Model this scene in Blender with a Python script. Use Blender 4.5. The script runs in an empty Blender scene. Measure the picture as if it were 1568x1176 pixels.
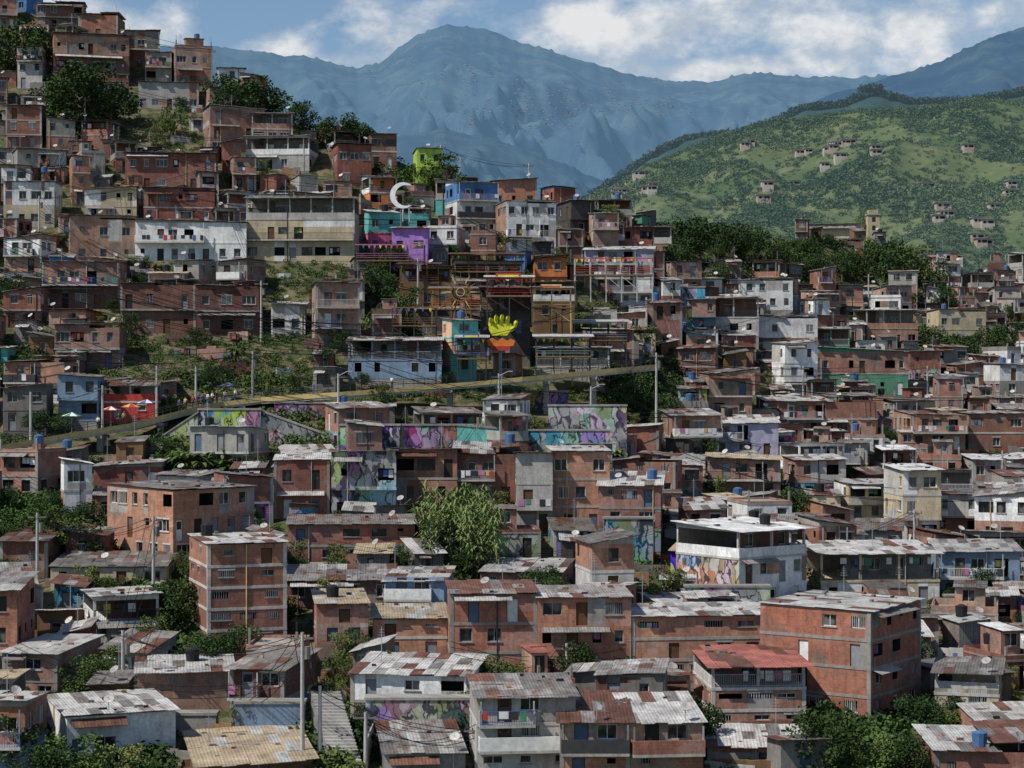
import bpy, math, random
import numpy as np
from mathutils import Vector, Matrix, noise
from mathutils.bvhtree import BVHTree
random.seed(7); np.random.seed(7)
R=random.random
def U(a,b): return a+(b-a)*random.random()
sc=bpy.context.scene
F=3000.0; CX=784.0; CY=588.0
# ------------------------------------------------ terrain definition (bearing / depth survey)
PYS=[1300,1176,1000,850,700,600,500,400,300,200,100,0,-100]
PXS=[0,500,900,1200,1568]
TAB=[[120,140,165,195,225,245,268,292,320,350,382,415,450],
[120,140,165,195,225,248,270,296,326,356,390,425,460],
[120,140,166,198,232,258,284,312,350,390,430,470,510],
[120,140,170,212,265,305,348,398,455,510,560,600,640],
[120,144,178,228,292,345,400,470,540,600,650,700,750]]
def lerp1(x,xs,ys):
    if x<=xs[0]: return ys[0]
    for i in range(len(xs)-1):
        if x<=xs[i+1]:
            t=(x-xs[i])/(xs[i+1]-xs[i]); return ys[i]+(ys[i+1]-ys[i])*t
    return ys[-1]
PYN=[-p for p in PYS]
def D(px,py):
    vals=[lerp1(-py,PYN,c) for c in TAB]
    return lerp1(px,PXS,vals)
RID=[(-600,-10),(0,12),(100,30),(190,52),(250,88),(320,120),(360,140),(430,180),(500,203),(560,226),(620,250),(700,288),(800,308),(900,322),(1000,345),(1100,352),(1200,368),(1350,368),(1450,420),(1568,440),(2300,470)]
def ridge(px): return lerp1(px,[a for a,b in RID],[b for a,b in RID])
def P3(px,py,d=None):
    if d is None: d=D(px,py)
    return Vector(((px-CX)/F*d, d, (CY-py)/F*d))
def gz(x,y):
    px=CX+F*x/y; lo=ridge(px); hi=1300
    if D(px,lo)<y: 
        d0=D(px,lo); return (CY-lo)/F*d0-(y-d0)*0.45
    if D(px,hi)>y: return (CY-hi)/F*D(px,hi)
    for _ in range(14):
        m=(lo+hi)/2
        if D(px,m)>y: lo=m
        else: hi=m
    return (CY-lo)/F*y
# ------------------------------------------------ materials
MATS={}
def newmat(name,rough=0.85):
    m=bpy.data.materials.new(name); m.use_nodes=True; nt=m.node_tree
    b=nt.nodes["Principled BSDF"]; b.inputs["Roughness"].default_value=rough
    b.inputs["Specular IOR Level"].default_value=0.2
    MATS[name]=m
    return m,nt,b
def N(nt,t,**k):
    n=nt.nodes.new(t)
    for a,v in k.items(): setattr(n,a,v)
    return n
def mixc(nt,typ,fac,a,b):
    n=N(nt,"ShaderNodeMixRGB",blend_type=typ)
    for s,v in (("Fac",fac),("Color1",a),("Color2",b)):
        if hasattr(v,"is_linked") : nt.links.new(v,n.inputs[s])
        elif isinstance(v,(int,float)):
            n.inputs[s].default_value = v if s=="Fac" else (v,v,v,1)
        else: n.inputs[s].default_value=(*v,1)
    return n.outputs["Color"]
def mth(nt,op,a,b=0.0,clamp=False):
    n=N(nt,"ShaderNodeMath",operation=op,use_clamp=clamp)
    for i,v in ((0,a),(1,b)):
        if hasattr(v,"is_linked"): nt.links.new(v,n.inputs[i])
        else: n.inputs[i].default_value=v
    return n.outputs[0]
def maprange(nt,v,a,b,c,d):
    n=N(nt,"ShaderNodeMapRange"); nt.links.new(v,n.inputs[0])
    for i,x in enumerate((a,b,c,d)): n.inputs[i+1].default_value=x
    return n.outputs[0]
def uvz(nt):
    tc=N(nt,"ShaderNodeTexCoord"); sp=N(nt,"ShaderNodeSeparateXYZ"); nt.links.new(tc.outputs["Object"],sp.inputs[0])
    u=mth(nt,"ADD",sp.outputs[0],sp.outputs[1])
    oi=N(nt,"ShaderNodeObjectInfo")
    off=mth(nt,"MULTIPLY",oi.outputs["Random"],91.0)
    u2=mth(nt,"ADD",u,off)
    return u2,sp.outputs[2],oi.outputs["Random"],sp,off
def comb(nt,a,b,c=0.0):
    n=N(nt,"ShaderNodeCombineXYZ")
    for i,v in enumerate((a,b,c)):
        if hasattr(v,"is_linked"): nt.links.new(v,n.inputs[i])
        else: n.inputs[i].default_value=v
    return n.outputs[0]
def noi(nt,vec,scale,detail=4,rough=.6):
    n=N(nt,"ShaderNodeTexNoise"); nt.links.new(vec,n.inputs["Vector"]); n.inputs["Scale"].default_value=scale
    n.inputs["Detail"].default_value=detail; n.inputs["Roughness"].default_value=rough
    return n.outputs["Fac"]
def weather(nt,col,u,z,rnd,amt=1.0):
    v=comb(nt,u,z,0.0)
    n1=maprange(nt,noi(nt,v,.45,6),.3,.7,1-.38*amt,1+.22*amt)
    st=comb(nt,mth(nt,"MULTIPLY",u,2.2),mth(nt,"MULTIPLY",z,.3),3.0)
    n2=maprange(nt,noi(nt,st,1.0,5,.7),.46,.72,1.04,1-.4*amt)
    n3=maprange(nt,noi(nt,v,4,4,.75),.3,.7,.76,1.16)
    br=maprange(nt,rnd,0,1,.76,1.16)
    k=mth(nt,"MULTIPLY",mth(nt,"MULTIPLY",n1,n2),mth(nt,"MULTIPLY",n3,br))
    c=mixc(nt,"MULTIPLY",1.0,col,comb(nt,k,k,k))
    gm=maprange(nt,noi(nt,comb(nt,u,z,11.0),.9,5,.7),.52,.75,0,.5*amt)
    return mixc(nt,"MIX",gm,c,(.13,.105,.085))
def brick(name,c1,c2,mort,plaster=0.0):
    m,nt,b=newmat(name,.9)
    u,z,rnd,sp,off=uvz(nt)
    bt=N(nt,"ShaderNodeTexBrick"); nt.links.new(comb(nt,u,z,0.0),bt.inputs["Vector"])
    bt.inputs["Scale"].default_value=1; bt.inputs["Brick Width"].default_value=.42; bt.inputs["Row Height"].default_value=.22
    bt.inputs["Mortar Size"].default_value=.022; bt.inputs["Mortar Smooth"].default_value=.3
    bt.inputs["Color1"].default_value=(*c1,1); bt.inputs["Color2"].default_value=(*c2,1); bt.inputs["Mortar"].default_value=(*mort,1)
    col=bt.outputs["Color"]
    pn=noi(nt,comb(nt,u,z,7.0),.28,3,.5)
    pm=maprange(nt,pn,.62-.1*plaster,.65-.1*plaster,0,.75)
    col=mixc(nt,"MIX",pm,col,(.25,.2,.165))
    v2=N(nt,"ShaderNodeTexVoronoi"); nt.links.new(comb(nt,mth(nt,"MULTIPLY",u,.18),mth(nt,"MULTIPLY",z,.37),0.0),v2.inputs["Vector"]); v2.inputs["Scale"].default_value=1
    sc_=N(nt,"ShaderNodeSeparateColor"); nt.links.new(v2.outputs["Color"],sc_.inputs[0])
    k=maprange(nt,sc_.outputs[0],0,1,.8,1.14)
    col=mixc(nt,"MULTIPLY",1.0,col,comb(nt,k,k,k))
    hs=N(nt,"ShaderNodeHueSaturation"); nt.links.new(maprange(nt,rnd,0,1,.488,.507),hs.inputs["Hue"])
    nt.links.new(maprange(nt,sc_.outputs[1],0,1,.76,1.0),hs.inputs["Saturation"]); nt.links.new(col,hs.inputs["Color"])
    nt.links.new(weather(nt,hs.outputs[0],u,z,rnd,.85),b.inputs["Base Color"])
def plaster(name,c,amt=1.0):
    m,nt,b=newmat(name,.85)
    u,z,rnd,sp,off=uvz(nt)
    nt.links.new(weather(nt,c,u,z,rnd,amt),b.inputs["Base Color"])
brick("brickO",(.47,.195,.105),(.39,.15,.085),(.36,.22,.16))
brick("brick",(.39,.15,.085),(.31,.115,.068),(.3,.19,.14))
brick("brickR",(.31,.1,.062),(.245,.08,.05),(.24,.15,.11))
brick("brickD",(.22,.088,.06),(.17,.068,.048),(.18,.125,.1))
brick("brickP",(.45,.225,.145),(.37,.18,.115),(.34,.26,.2),1.0)
for n,c in dict(white=(.76,.76,.74),cream=(.55,.46,.31),yellow=(.6,.45,.1),turq=(.14,.48,.44),pink=(.62,.16,.3),blue=(.1,.24,.5),
    green=(.12,.32,.2),lime=(.35,.5,.08),conc=(.32,.3,.27),concD=(.2,.185,.17),concL=(.46,.44,.41),bluegray=(.2,.28,.38),lav=(.38,.36,.48),
    orange=(.58,.2,.07),red=(.45,.06,.05),purple=(.38,.2,.55),peach=(.58,.36,.23),wood=(.22,.13,.065),darkwall=(.07,.062,.06)).items():
    plaster(n,c,.75)
for n,c in dict(clothR=(.45,.06,.05),clothB=(.08,.13,.33),clothW=(.7,.7,.7),clothY=(.5,.4,.12),clothG=(.07,.24,.15),clothK=(.04,.04,.05),clothP=(.45,.17,.3),tankK=(.02,.02,.022),tankB=(.06,.13,.26),
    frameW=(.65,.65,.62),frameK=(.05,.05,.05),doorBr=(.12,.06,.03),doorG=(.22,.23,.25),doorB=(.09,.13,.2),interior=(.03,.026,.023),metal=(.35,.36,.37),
    yellowP=(.56,.43,.19),pole=(.4,.385,.36),wire=(.012,.012,.012),skin=(.35,.18,.11),hair=(.015,.01,.008),handY=(.7,.7,.05),orangeP=(.7,.2,.04),asph=(.09,.088,.085),whiteP=(.8,.8,.8),tarp=(.05,.4,.3),limeP=(.3,.75,.08)).items():
    m,nt,b=newmat(n,.7); 
    tc=N(nt,"ShaderNodeTexCoord"); k=maprange(nt,noi(nt,tc.outputs["Object"],1.7,4),.3,.7,.75,1.15)
    nt.links.new(mixc(nt,"MULTIPLY",1.0,c,comb(nt,k,k,k)),b.inputs["Base Color"])
m,nt,b=newmat("glass",.18)
b.inputs["Specular IOR Level"].default_value=.5
tc=N(nt,"ShaderNodeTexCoord"); 
nt.links.new(mixc(nt,"MIX",maprange(nt,noi(nt,tc.outputs["Object"],.9,1),.5,.62,0,1),(.012,.014,.016),(.12,.12,.115)),b.inputs["Base Color"])
def roofmat(name,c,rust,amt):
    m,nt,b=newmat(name,.6)
    u,z,rnd,sp,off=uvz(nt)
    x=sp.outputs[0]; y=sp.outputs[1]
    wv=mth(nt,"SINE",mth(nt,"MULTIPLY",x,2*math.pi/.24)); k0=maprange(nt,wv,-1,1,.76,1.1)
    v=comb(nt,mth(nt,"ADD",x,off),y,z)
    r1=maprange(nt,noi(nt,comb(nt,mth(nt,"MULTIPLY",mth(nt,"ADD",x,off),1.3),mth(nt,"MULTIPLY",y,.35),0.0),1.1,6,.7),.58-amt*.2,.72-amt*.15,0,.9)
    col=mixc(nt,"MIX",r1,c,rust)
    k1=maprange(nt,noi(nt,v,.5,4),.3,.7,.58,1.18)
    k2=maprange(nt,noi(nt,v,3.5,4,.7),.35,.65,.72,1.12)
    k=mth(nt,"MULTIPLY",mth(nt,"MULTIPLY",k0,k1),mth(nt,"MULTIPLY",k2,maprange(nt,rnd,0,1,.75,1.15)))
    nt.links.new(mixc(nt,"MULTIPLY",1.0,col,comb(nt,k,k,k)),b.inputs["Base Color"])
roofmat("rzinc",(.31,.3,.29),(.19,.12,.085),.6)
roofmat("rgray",(.19,.18,.17),(.13,.09,.065),.6)
roofmat("rlight",(.5,.49,.47),(.26,.2,.155),.35)
roofmat("rwhite",(.74,.74,.72),(.5,.46,.4),.05)
roofmat("rrust",(.19,.095,.068),(.12,.055,.038),.8)
roofmat("rred",(.42,.15,.12),(.3,.12,.09),.4)
roofmat("rbeige",(.46,.37,.25),(.34,.25,.16),.4)
def graffiti(name,c,seed,sat,big=.5,val=.5):
    m,nt,b=newmat(name,.8)
    u,z,rnd,sp,off=uvz(nt)
    us=mth(nt,"ADD",u,seed)
    v=comb(nt,us,mth(nt,"MULTIPLY",z,.8),0.0)
    nn=N(nt,"ShaderNodeTexNoise"); nt.links.new(v,nn.inputs["Vector"]); nn.inputs["Scale"].default_value=1.1; nn.inputs["Detail"].default_value=2
    add=N(nt,"ShaderNodeVectorMath",operation="MULTIPLY_ADD"); nt.links.new(nn.outputs["Color"],add.inputs[0]); add.inputs[1].default_value=(1.6,1.6,0); nt.links.new(v,add.inputs[2])
    vo=N(nt,"ShaderNodeTexVoronoi"); vo.inputs["Scale"].default_value=big; nt.links.new(add.outputs[0],vo.inputs["Vector"])
    hs=N(nt,"ShaderNodeHueSaturation"); hs.inputs["Saturation"].default_value=sat; hs.inputs["Value"].default_value=val; nt.links.new(vo.outputs["Color"],hs.inputs["Color"])
    v3=N(nt,"ShaderNodeVectorMath",operation="MULTIPLY"); nt.links.new(add.outputs[0],v3.inputs[0]); v3.inputs[1].default_value=(1.3,.55,1)
    vl=N(nt,"ShaderNodeTexVoronoi",feature="DISTANCE_TO_EDGE"); vl.inputs["Scale"].default_value=1; nt.links.new(v3.outputs[0],vl.inputs["Vector"])
    vc=N(nt,"ShaderNodeTexVoronoi"); vc.inputs["Scale"].default_value=1; nt.links.new(v3.outputs[0],vc.inputs["Vector"])
    sep=N(nt,"ShaderNodeSeparateColor"); nt.links.new(vc.outputs["Color"],sep.inputs[0])
    letter=mth(nt,"MULTIPLY",maprange(nt,vl.outputs["Distance"],.1,.13,0,1),maprange(nt,sep.outputs[0],.45,.5,0,1))
    outline=mth(nt,"MULTIPLY",maprange(nt,vl.outputs["Distance"],.06,.09,1,0),maprange(nt,sep.outputs[2],.4,.45,0,1))
    lc=mixc(nt,"MIX",sep.outputs[1],(.55,.55,.57),hs.outputs[0])
    mask=maprange(nt,noi(nt,v,.22,2),.4,.48,0,.95)
    col=mixc(nt,"MIX",mask,c,hs.outputs[0])
    col=mixc(nt,"MIX",mth(nt,"MULTIPLY",letter,.8),col,lc)
    col=mixc(nt,"MIX",mth(nt,"MULTIPLY",outline,.9),col,(.03,.03,.05))
    nt.links.new(weather(nt,col,u,z,rnd,.6),b.inputs["Base Color"])
graffiti("grafA",(.28,.28,.28),0,.6); graffiti("grafB",(.06,.3,.42),31,.95,.35,.55); graffiti("grafC",(.3,.13,.09),77,1.0,.5,.55); graffiti("mural",(.6,.2,.09),13,.9,.22,.6)
m,nt,b=newmat("ground",.95)
g=N(nt,"ShaderNodeNewGeometry"); pos=g.outputs["Position"]
a=noi(nt,pos,.06,6); c2=noi(nt,pos,.5,6,.7); c3=noi(nt,pos,3,3)
col=mixc(nt,"MIX",maprange(nt,c3,.35,.65,0,1),(.025,.042,.014),(.065,.08,.028))
col=mixc(nt,"MIX",maprange(nt,c2,.46,.58,0,.9),col,(.15,.115,.075))
col=mixc(nt,"MIX",maprange(nt,a,.55,.65,0,.5),col,(.12,.11,.055))
nt.links.new(col,b.inputs["Base Color"])
def leafmat(name,c1,c2,c3,big=.12,haze=None,hz=0,em=0,haze_emc=(.12,.19,.22)):
    m,nt,b=newmat(name,.8)
    b.inputs["Specular IOR Level"].default_value=.08 if not haze else 0
    g=N(nt,"ShaderNodeNewGeometry"); pos=g.outputs["Position"]
    oi=N(nt,"ShaderNodeObjectInfo")
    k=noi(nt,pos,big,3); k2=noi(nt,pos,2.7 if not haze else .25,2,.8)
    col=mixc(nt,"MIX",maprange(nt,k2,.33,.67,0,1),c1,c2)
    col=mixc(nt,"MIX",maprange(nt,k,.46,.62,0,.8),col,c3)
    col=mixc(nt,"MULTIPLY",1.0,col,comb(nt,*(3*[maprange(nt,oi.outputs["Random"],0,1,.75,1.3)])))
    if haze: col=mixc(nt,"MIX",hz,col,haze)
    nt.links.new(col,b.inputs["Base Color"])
    if em: b.inputs["Emission Color"].default_value=(*haze_emc,1); b.inputs["Emission Strength"].default_value=em  # airlight haze painted on far foliage as a faint glow
leafmat("leaf",(.026,.056,.016),(.072,.122,.032),(.1,.13,.036))
leafmat("leafD",(.017,.038,.014),(.045,.08,.025),(.06,.09,.028))
leafmat("leafY",(.07,.105,.026),(.14,.17,.05),(.17,.16,.065))
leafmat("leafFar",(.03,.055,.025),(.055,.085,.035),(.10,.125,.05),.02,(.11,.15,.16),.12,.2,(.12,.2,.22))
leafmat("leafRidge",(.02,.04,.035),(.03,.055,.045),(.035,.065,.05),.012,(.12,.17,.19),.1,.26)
leafmat("cane",(.06,.1,.03),(.17,.2,.08),(.11,.15,.045))
m,nt,b=newmat("bark",.9); b.inputs["Base Color"].default_value=(.1,.075,.05,1)
def hillmat(name,c1,c2,c3,s1,s2,em=0.0,haze_emc=(.2,.3,.45)):
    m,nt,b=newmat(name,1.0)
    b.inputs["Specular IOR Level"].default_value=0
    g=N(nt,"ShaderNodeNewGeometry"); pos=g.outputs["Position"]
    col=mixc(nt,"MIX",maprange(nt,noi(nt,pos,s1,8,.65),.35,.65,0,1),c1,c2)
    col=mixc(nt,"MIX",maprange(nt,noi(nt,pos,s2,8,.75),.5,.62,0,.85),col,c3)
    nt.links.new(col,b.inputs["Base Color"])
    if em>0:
        b.inputs["Emission Color"].default_value=(*haze_emc,1); b.inputs["Emission Strength"].default_value=em  # distance haze put into the material as a flat glow
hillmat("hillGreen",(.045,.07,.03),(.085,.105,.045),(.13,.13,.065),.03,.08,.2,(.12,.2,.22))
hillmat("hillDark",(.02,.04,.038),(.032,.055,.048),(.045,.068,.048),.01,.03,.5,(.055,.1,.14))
hillmat("hillBlueR",(.016,.034,.055),(.03,.052,.07),(.045,.068,.072),.006,.012,.5,(.09,.175,.3))  # blue of the distance haze is blended into the mountain base colours
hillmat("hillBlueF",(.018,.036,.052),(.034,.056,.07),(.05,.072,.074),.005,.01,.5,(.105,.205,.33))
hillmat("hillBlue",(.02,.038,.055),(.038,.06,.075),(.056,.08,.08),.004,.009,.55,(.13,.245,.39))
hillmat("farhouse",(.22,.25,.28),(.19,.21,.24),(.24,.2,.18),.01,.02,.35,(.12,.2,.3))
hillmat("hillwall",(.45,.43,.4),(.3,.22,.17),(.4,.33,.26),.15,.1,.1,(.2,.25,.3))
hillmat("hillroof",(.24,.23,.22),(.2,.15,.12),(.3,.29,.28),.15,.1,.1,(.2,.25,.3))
# ------------------------------------------------ mesh builder
def linkobj(o,parent=None):
    sc.collection.objects.link(o)
    if parent: o.parent=parent
    return o
class MB:
    def __init__(s): s.v=[];s.f=[];s.m=[]
    def poly(s,pts,mat):
        n=len(s.v); s.v.extend(pts); s.f.append(tuple(range(n,n+len(pts)))); s.m.append(mat)
    def hexa(s,b,t,mat):
        n=len(s.v); s.v.extend(b); s.v.extend(t)
        for f in ((3,2,1,0),(4,5,6,7),(0,1,5,4),(1,2,6,5),(2,3,7,6),(3,0,4,7)):
            s.f.append(tuple(n+i for i in f)); s.m.append(mat)
    def box(s,x0,x1,y0,y1,z0,z1,mat):
        s.hexa([(x0,y0,z0),(x1,y0,z0),(x1,y1,z0),(x0,y1,z0)],[(x0,y0,z1),(x1,y0,z1),(x1,y1,z1),(x0,y1,z1)],mat)
    def cyl(s,x,y,z0,z1,r0,r1,mat,n=10,cap=True):
        b=len(s.v)
        for z,r in ((z0,r0),(z1,r1)):
            for i in range(n):
                a=2*math.pi*i/n; s.v.append((x+r*math.cos(a),y+r*math.sin(a),z))
        for i in range(n):
            j=(i+1)%n; s.f.append((b+i,b+j,b+n+j,b+n+i)); s.m.append(mat)
        if cap: s.f.append(tuple(b+n+i for i in range(n))); s.m.append(mat)
    def tube(s,p,q,r0,r1,mat,n=6):
        p=Vector(p);q=Vector(q); d=(q-p).normalized(); a=d.orthogonal().normalized(); c=d.cross(a)
        b=len(s.v)
        for P,r in ((p,r0),(q,r1)):
            for i in range(n):
                t=2*math.pi*i/n; w=P+a*(r*math.cos(t))+c*(r*math.sin(t)); s.v.append(tuple(w))
        for i in range(n):
            j=(i+1)%n; s.f.append((b+i,b+j,b+n+j,b+n+i)); s.m.append(mat)
    def build(s,name,parent=None,loc=None,rot=0.0,smooth=False):
        me=bpy.data.meshes.new(name); me.from_pydata(s.v,[],s.f)
        names=[]; idx={}
        for k in s.m:
            if k not in idx: idx[k]=len(names); names.append(k)
        for k in names: me.materials.append(MATS[k])
        me.polygons.foreach_set("material_index",[idx[k] for k in s.m])
        if smooth: me.polygons.foreach_set("use_smooth",[True]*len(s.f))
        me.update()
        o=bpy.data.objects.new(name,me); linkobj(o,parent)
        if loc is not None: o.location=loc; o.rotation_euler=(0,0,rot)
        return o
def empty(name,loc,rot=0.0):
    e=bpy.data.objects.new(name,None); e.empty_display_size=.5; sc.collection.objects.link(e); e.location=loc; e.rotation_euler=(0,0,rot); return e
# ------------------------------------------------ building parts
ALT={"brickO":["brickP","brick","brickR","conc"],"brick":["brickP","brickR","brickO","conc"],"brickR":["brick","brickD","brickP"],"brickD":["brickR","concD","brick"],"brickP":["brick","brickO","concL"],
 "white":["concL","brickP"],"cream":["concL","white"],"concL":["conc","brickP"],"conc":["concD","concL","brick"],"concD":["conc","brickD"]}
def wall(W,G,ox,oy,dx,dy,width,z0,z1,ops,mat,frame,back="glass"):
    nx,ny=dy,-dx
    def P(u,z,dep=0.0): return (ox+dx*u-nx*dep, oy+dy*u-ny*dep, z)
    us=sorted(set([0,width]+[o[0] for o in ops]+[o[1] for o in ops]))
    vs=sorted(set([z0,z1]+[o[2] for o in ops]+[o[3] for o in ops]))
    alt=random.choice(ALT.get(mat,[mat]))
    for i in range(len(us)-1):
        colalt=R()<.1
        for j in range(len(vs)-1):
            uc=(us[i]+us[i+1])/2; vc=(vs[j]+vs[j+1])/2
            if any(o[0]<uc<o[1] and o[2]<vc<o[3] for o in ops): continue
            mm=alt if (colalt or R()<.05) else mat
            W.poly([P(us[i],vs[j]),P(us[i+1],vs[j]),P(us[i+1],vs[j+1]),P(us[i],vs[j+1])],mm)
    def bx(G_,u0,u1,v0,v1,d0,d1,mt):
        G_.hexa([P(u0,v0,d0),P(u1,v0,d0),P(u1,v0,d1),P(u0,v0,d1)],[P(u0,v1,d0),P(u1,v1,d0),P(u1,v1,d1),P(u0,v1,d1)],mt)
    for (u0,u1,v0,v1,kind) in ops:
        dep={"win":.18,"door":.16,"void":1.6,"shut":.1}[kind]
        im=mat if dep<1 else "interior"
        W.poly([P(u0,v0),P(u0,v0,dep),P(u0,v1,dep),P(u0,v1)],im)
        W.poly([P(u1,v0,dep),P(u1,v0),P(u1,v1),P(u1,v1,dep)],im)
        W.poly([P(u0,v1),P(u0,v1,dep),P(u1,v1,dep),P(u1,v1)],im)
        W.poly([P(u0,v0,dep),P(u0,v0),P(u1,v0),P(u1,v0,dep)],im)
        if kind=="win":
            G.poly([P(u0,v0,dep),P(u1,v0,dep),P(u1,v1,dep),P(u0,v1,dep)],"glass")
            t=.06
            bx(G,u0,u0+t,v0,v1,dep-.06,dep-.002,frame); bx(G,u1-t,u1,v0,v1,dep-.06,dep-.002,frame)
            bx(G,u0+t,u1-t,v1-t,v1,dep-.06,dep-.002,frame); bx(G,u0+t,u1-t,v0,v0+t,dep-.06,dep-.002,frame)
            n=max(1,int((u1-u0)/.55))
            for k in range(1,n): 
                uu=u0+(u1-u0)*k/n; bx(G,uu-.025,uu+.025,v0+t,v1-t,dep-.05,dep-.002,frame)
            if R()<.5: bx(G,u0-.08,u1+.08,v0-.09,v0-.002,-.08,.02,"conc")
            if R()<.35: bx(G,u0-.15,u1+.15,v1+.002,v1+.14,-.025,.02,"concL")
            if R()<.3:
                k=u0+.12
                while k<u1-.05: bx(G,k-.012,k+.012,v0,v1,-.03,-.005,frame); k+=.16
        elif kind=="door":
            dm=random.choice(["doorBr","doorG","frameW","doorG","doorB","doorBr","interior"])
            bx(G,u0+.04,u1-.04,v0,v1-.05,dep-.05,dep+.02,dm)
            if R()<.4: bx(G,u0+.15,u1-.15,v0+1.1,v1-.2,dep-.056,dep-.05,"glass")
        elif kind=="shut":
            bx(G,u0,u1,v0,v1,dep-.03,dep+.02,random.choice(["metal","doorG","frameW"]))
        else:
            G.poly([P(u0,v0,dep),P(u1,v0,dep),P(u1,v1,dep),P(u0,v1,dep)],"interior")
            if R()<.5:
                k=u0+.1
                while k<u1: bx(G,k-.015,k+.015,v0,min(v1,v0+.95),.02,.05,frame); k+=.2
                bx(G,u0,u1,min(v1,v0+.95),min(v1,v0+.95)+.05,.01,.06,frame)
            if R()<.3:
                u=u0+.1
                while u<u1-.4:
                    w=U(.3,.6); bx(G,u,min(u+w,u1-.05),v1-U(.7,1.0),v1-.15,.25,.27,random.choice(CLO)); u+=w+.08
CLO=["clothR","clothB","clothW","clothY","clothG","clothK","clothP","clothW","clothW","clothK"]
def openings(width,z0,fh,dens=.82,ground=False,side=False):
    ops=[]; bay=U(1.8,2.6); n=max(1,int(width/bay)); bw=width/n
    same=random.choice([0,0,1,2,3])
    for i in range(n):
        c=(i+.5)*bw+U(-.25,.25); r=R()
        if r>dens: continue
        if side and R()<.3: continue
        k=same if R()<.5 else random.choice([0,1,2,3,4,1])
        hh=fh-.35
        if ground and R()<.35: k=3
        if k==0: w,s,t,kd=U(.95,1.25),.9,min(2.15,hh),"win"
        elif k==1: w,s,t,kd=U(1.3,2.0),.9,min(2.15,hh),("win" if R()<.6 else "void")
        elif k==2: w,s,t,kd=U(.7,.95),.9,min(2.15,hh),("void" if R()<.5 else "win")
        elif k==3: w,s,t,kd=U(.85,1.0),.04,min(2.1,hh),"door"
        else: w,s,t,kd=.6,1.4,min(2.1,hh),"void"
        w=min(w,bw-.4)
        if w<.35: continue
        u0=max(.2,c-w/2); u1=min(width-.2,u0+w)
        if u1-u0<.35: continue
        if ops and u0<ops[-1][1]+.1: continue
        ops.append((round(u0,3),round(u1,3),round(z0+s,3),round(z0+t,3),kd))
    return ops
def roof(M,x0,x1,y0,y1,zt,a,b,mats,over,wallmat,W):
    w=x1-x0; l=y1-y0
    def h(x,y): return zt+.02+a*(x-x0)/w+b*(y-y0)/l
    mn=min(0,a,b,a+b); 
    def H(x,y): return h(x,y)-mn
    eps=.01
    A,B,C,E=(x0+eps,y0+eps),(x1-eps,y0+eps),(x1-eps,y1-eps),(x0+eps,y1-eps)
    for p,q in ((A,B),(B,C),(C,E),(E,A)):
        W.poly([(p[0],p[1],zt-.01),(q[0],q[1],zt-.01),(q[0],q[1],H(*q)-.005),(p[0],p[1],H(*p)-.005)],wallmat)
    X0,X1,Y0,Y1=x0-over*.6,x1+over*.6,y0-over,y1+.2
    nx=max(2,int((X1-X0)/.9)); ny=max(1,round((Y1-Y0)/2.4))
    for i in range(nx):
        xa=X0+(X1-X0)*i/nx; xb=X0+(X1-X0)*(i+1)/nx+.03
        jf=U(-.2,.15) if over>.15 else 0
        for j in range(ny):
            ya=Y0+(Y1-Y0)*j/ny-(.08 if j else -jf); yb=Y0+(Y1-Y0)*(j+1)/ny
            z=.03+U(0,.06)+.012*(ny-j if b>0 else j); zk=U(-.03,.03)
            mt=mats[0] if R()<.5 else random.choice(mats)
            M.hexa([(xa,ya,H(xa,ya)+z),(xb,ya,H(xb,ya)+z+zk),(xb,yb,H(xb,yb)+z+zk),(xa,yb,H(xa,yb)+z)],
                   [(xa,ya,H(xa,ya)+z+.04),(xb,ya,H(xb,ya)+z+.04+zk),(xb,yb,H(xb,yb)+z+.04+zk),(xa,yb,H(xa,yb)+z+.04)],mt)
    for _ in range(int(w*l*.13)):
        x=U(x0+.3,x1-.3); y=U(y0+.1,y1-.3); s=U(.12,.28); zz=H(x,y)+.1
        M.box(x,x+s*U(1,2.5),y,y+s,zz,zz+s*.8,random.choice(["brickD","concD","brick","conc","wood","tankK"]))
    if R()<.25:
        x=U(x0+.3,x1-2.2) if w>3 else x0+.3; y=U(y0+.3,y1-1); zz=H(x,y)+.13; M.box(x,x+U(1.2,2),y,y+.09,zz,zz+.07,"wood")
    if R()<.12:
        x=U(x0+.8,x1-.8); y=U(y0+.8,y1-.8); zz=H(x,y)+.05; mt=random.choice(["tankK","tankK","tankB"])
        M.cyl(x,y,zz,zz+1.0,.5,.56,mt); M.cyl(x,y,zz+1.0,zz+1.15,.5,.2,mt)
    return H
def dish(M,x,y,z):
    M.tube((x,y,z),(x,y,z+.9),.03,.03,"metal",5)
    n=10; c=Vector((x,y-.1,z+1.0)); d=Vector((U(-.6,.6),-.5,.7)).normalized(); a=d.orthogonal().normalized(); e=d.cross(a)
    rim=[c+a*(.38*math.cos(t))+e*(.38*math.sin(t))+d*.1 for t in [2*math.pi*i/n for i in range(n)]]
    for i in range(n): M.poly([tuple(c),tuple(rim[i]),tuple(rim[(i+1)%n])],"concL")
    M.tube(c,c+d*.35,.015,.015,"metal",4)
def rail(M,x0,x1,y,z,mt,style):
    if style=="wall": M.box(x0,x1,y,y+.12,z,z+.95,mt)
    else:
        M.box(x0,x1,y,y+.05,z+.95,z+1.0,mt); M.box(x0,x1,y,y+.04,z+.1,z+.14,mt)
        k=x0+.05
        while k<x1: M.box(k-.015,k+.015,y+.01,y+.035,z,z+.95,mt); k+=.17
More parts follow.
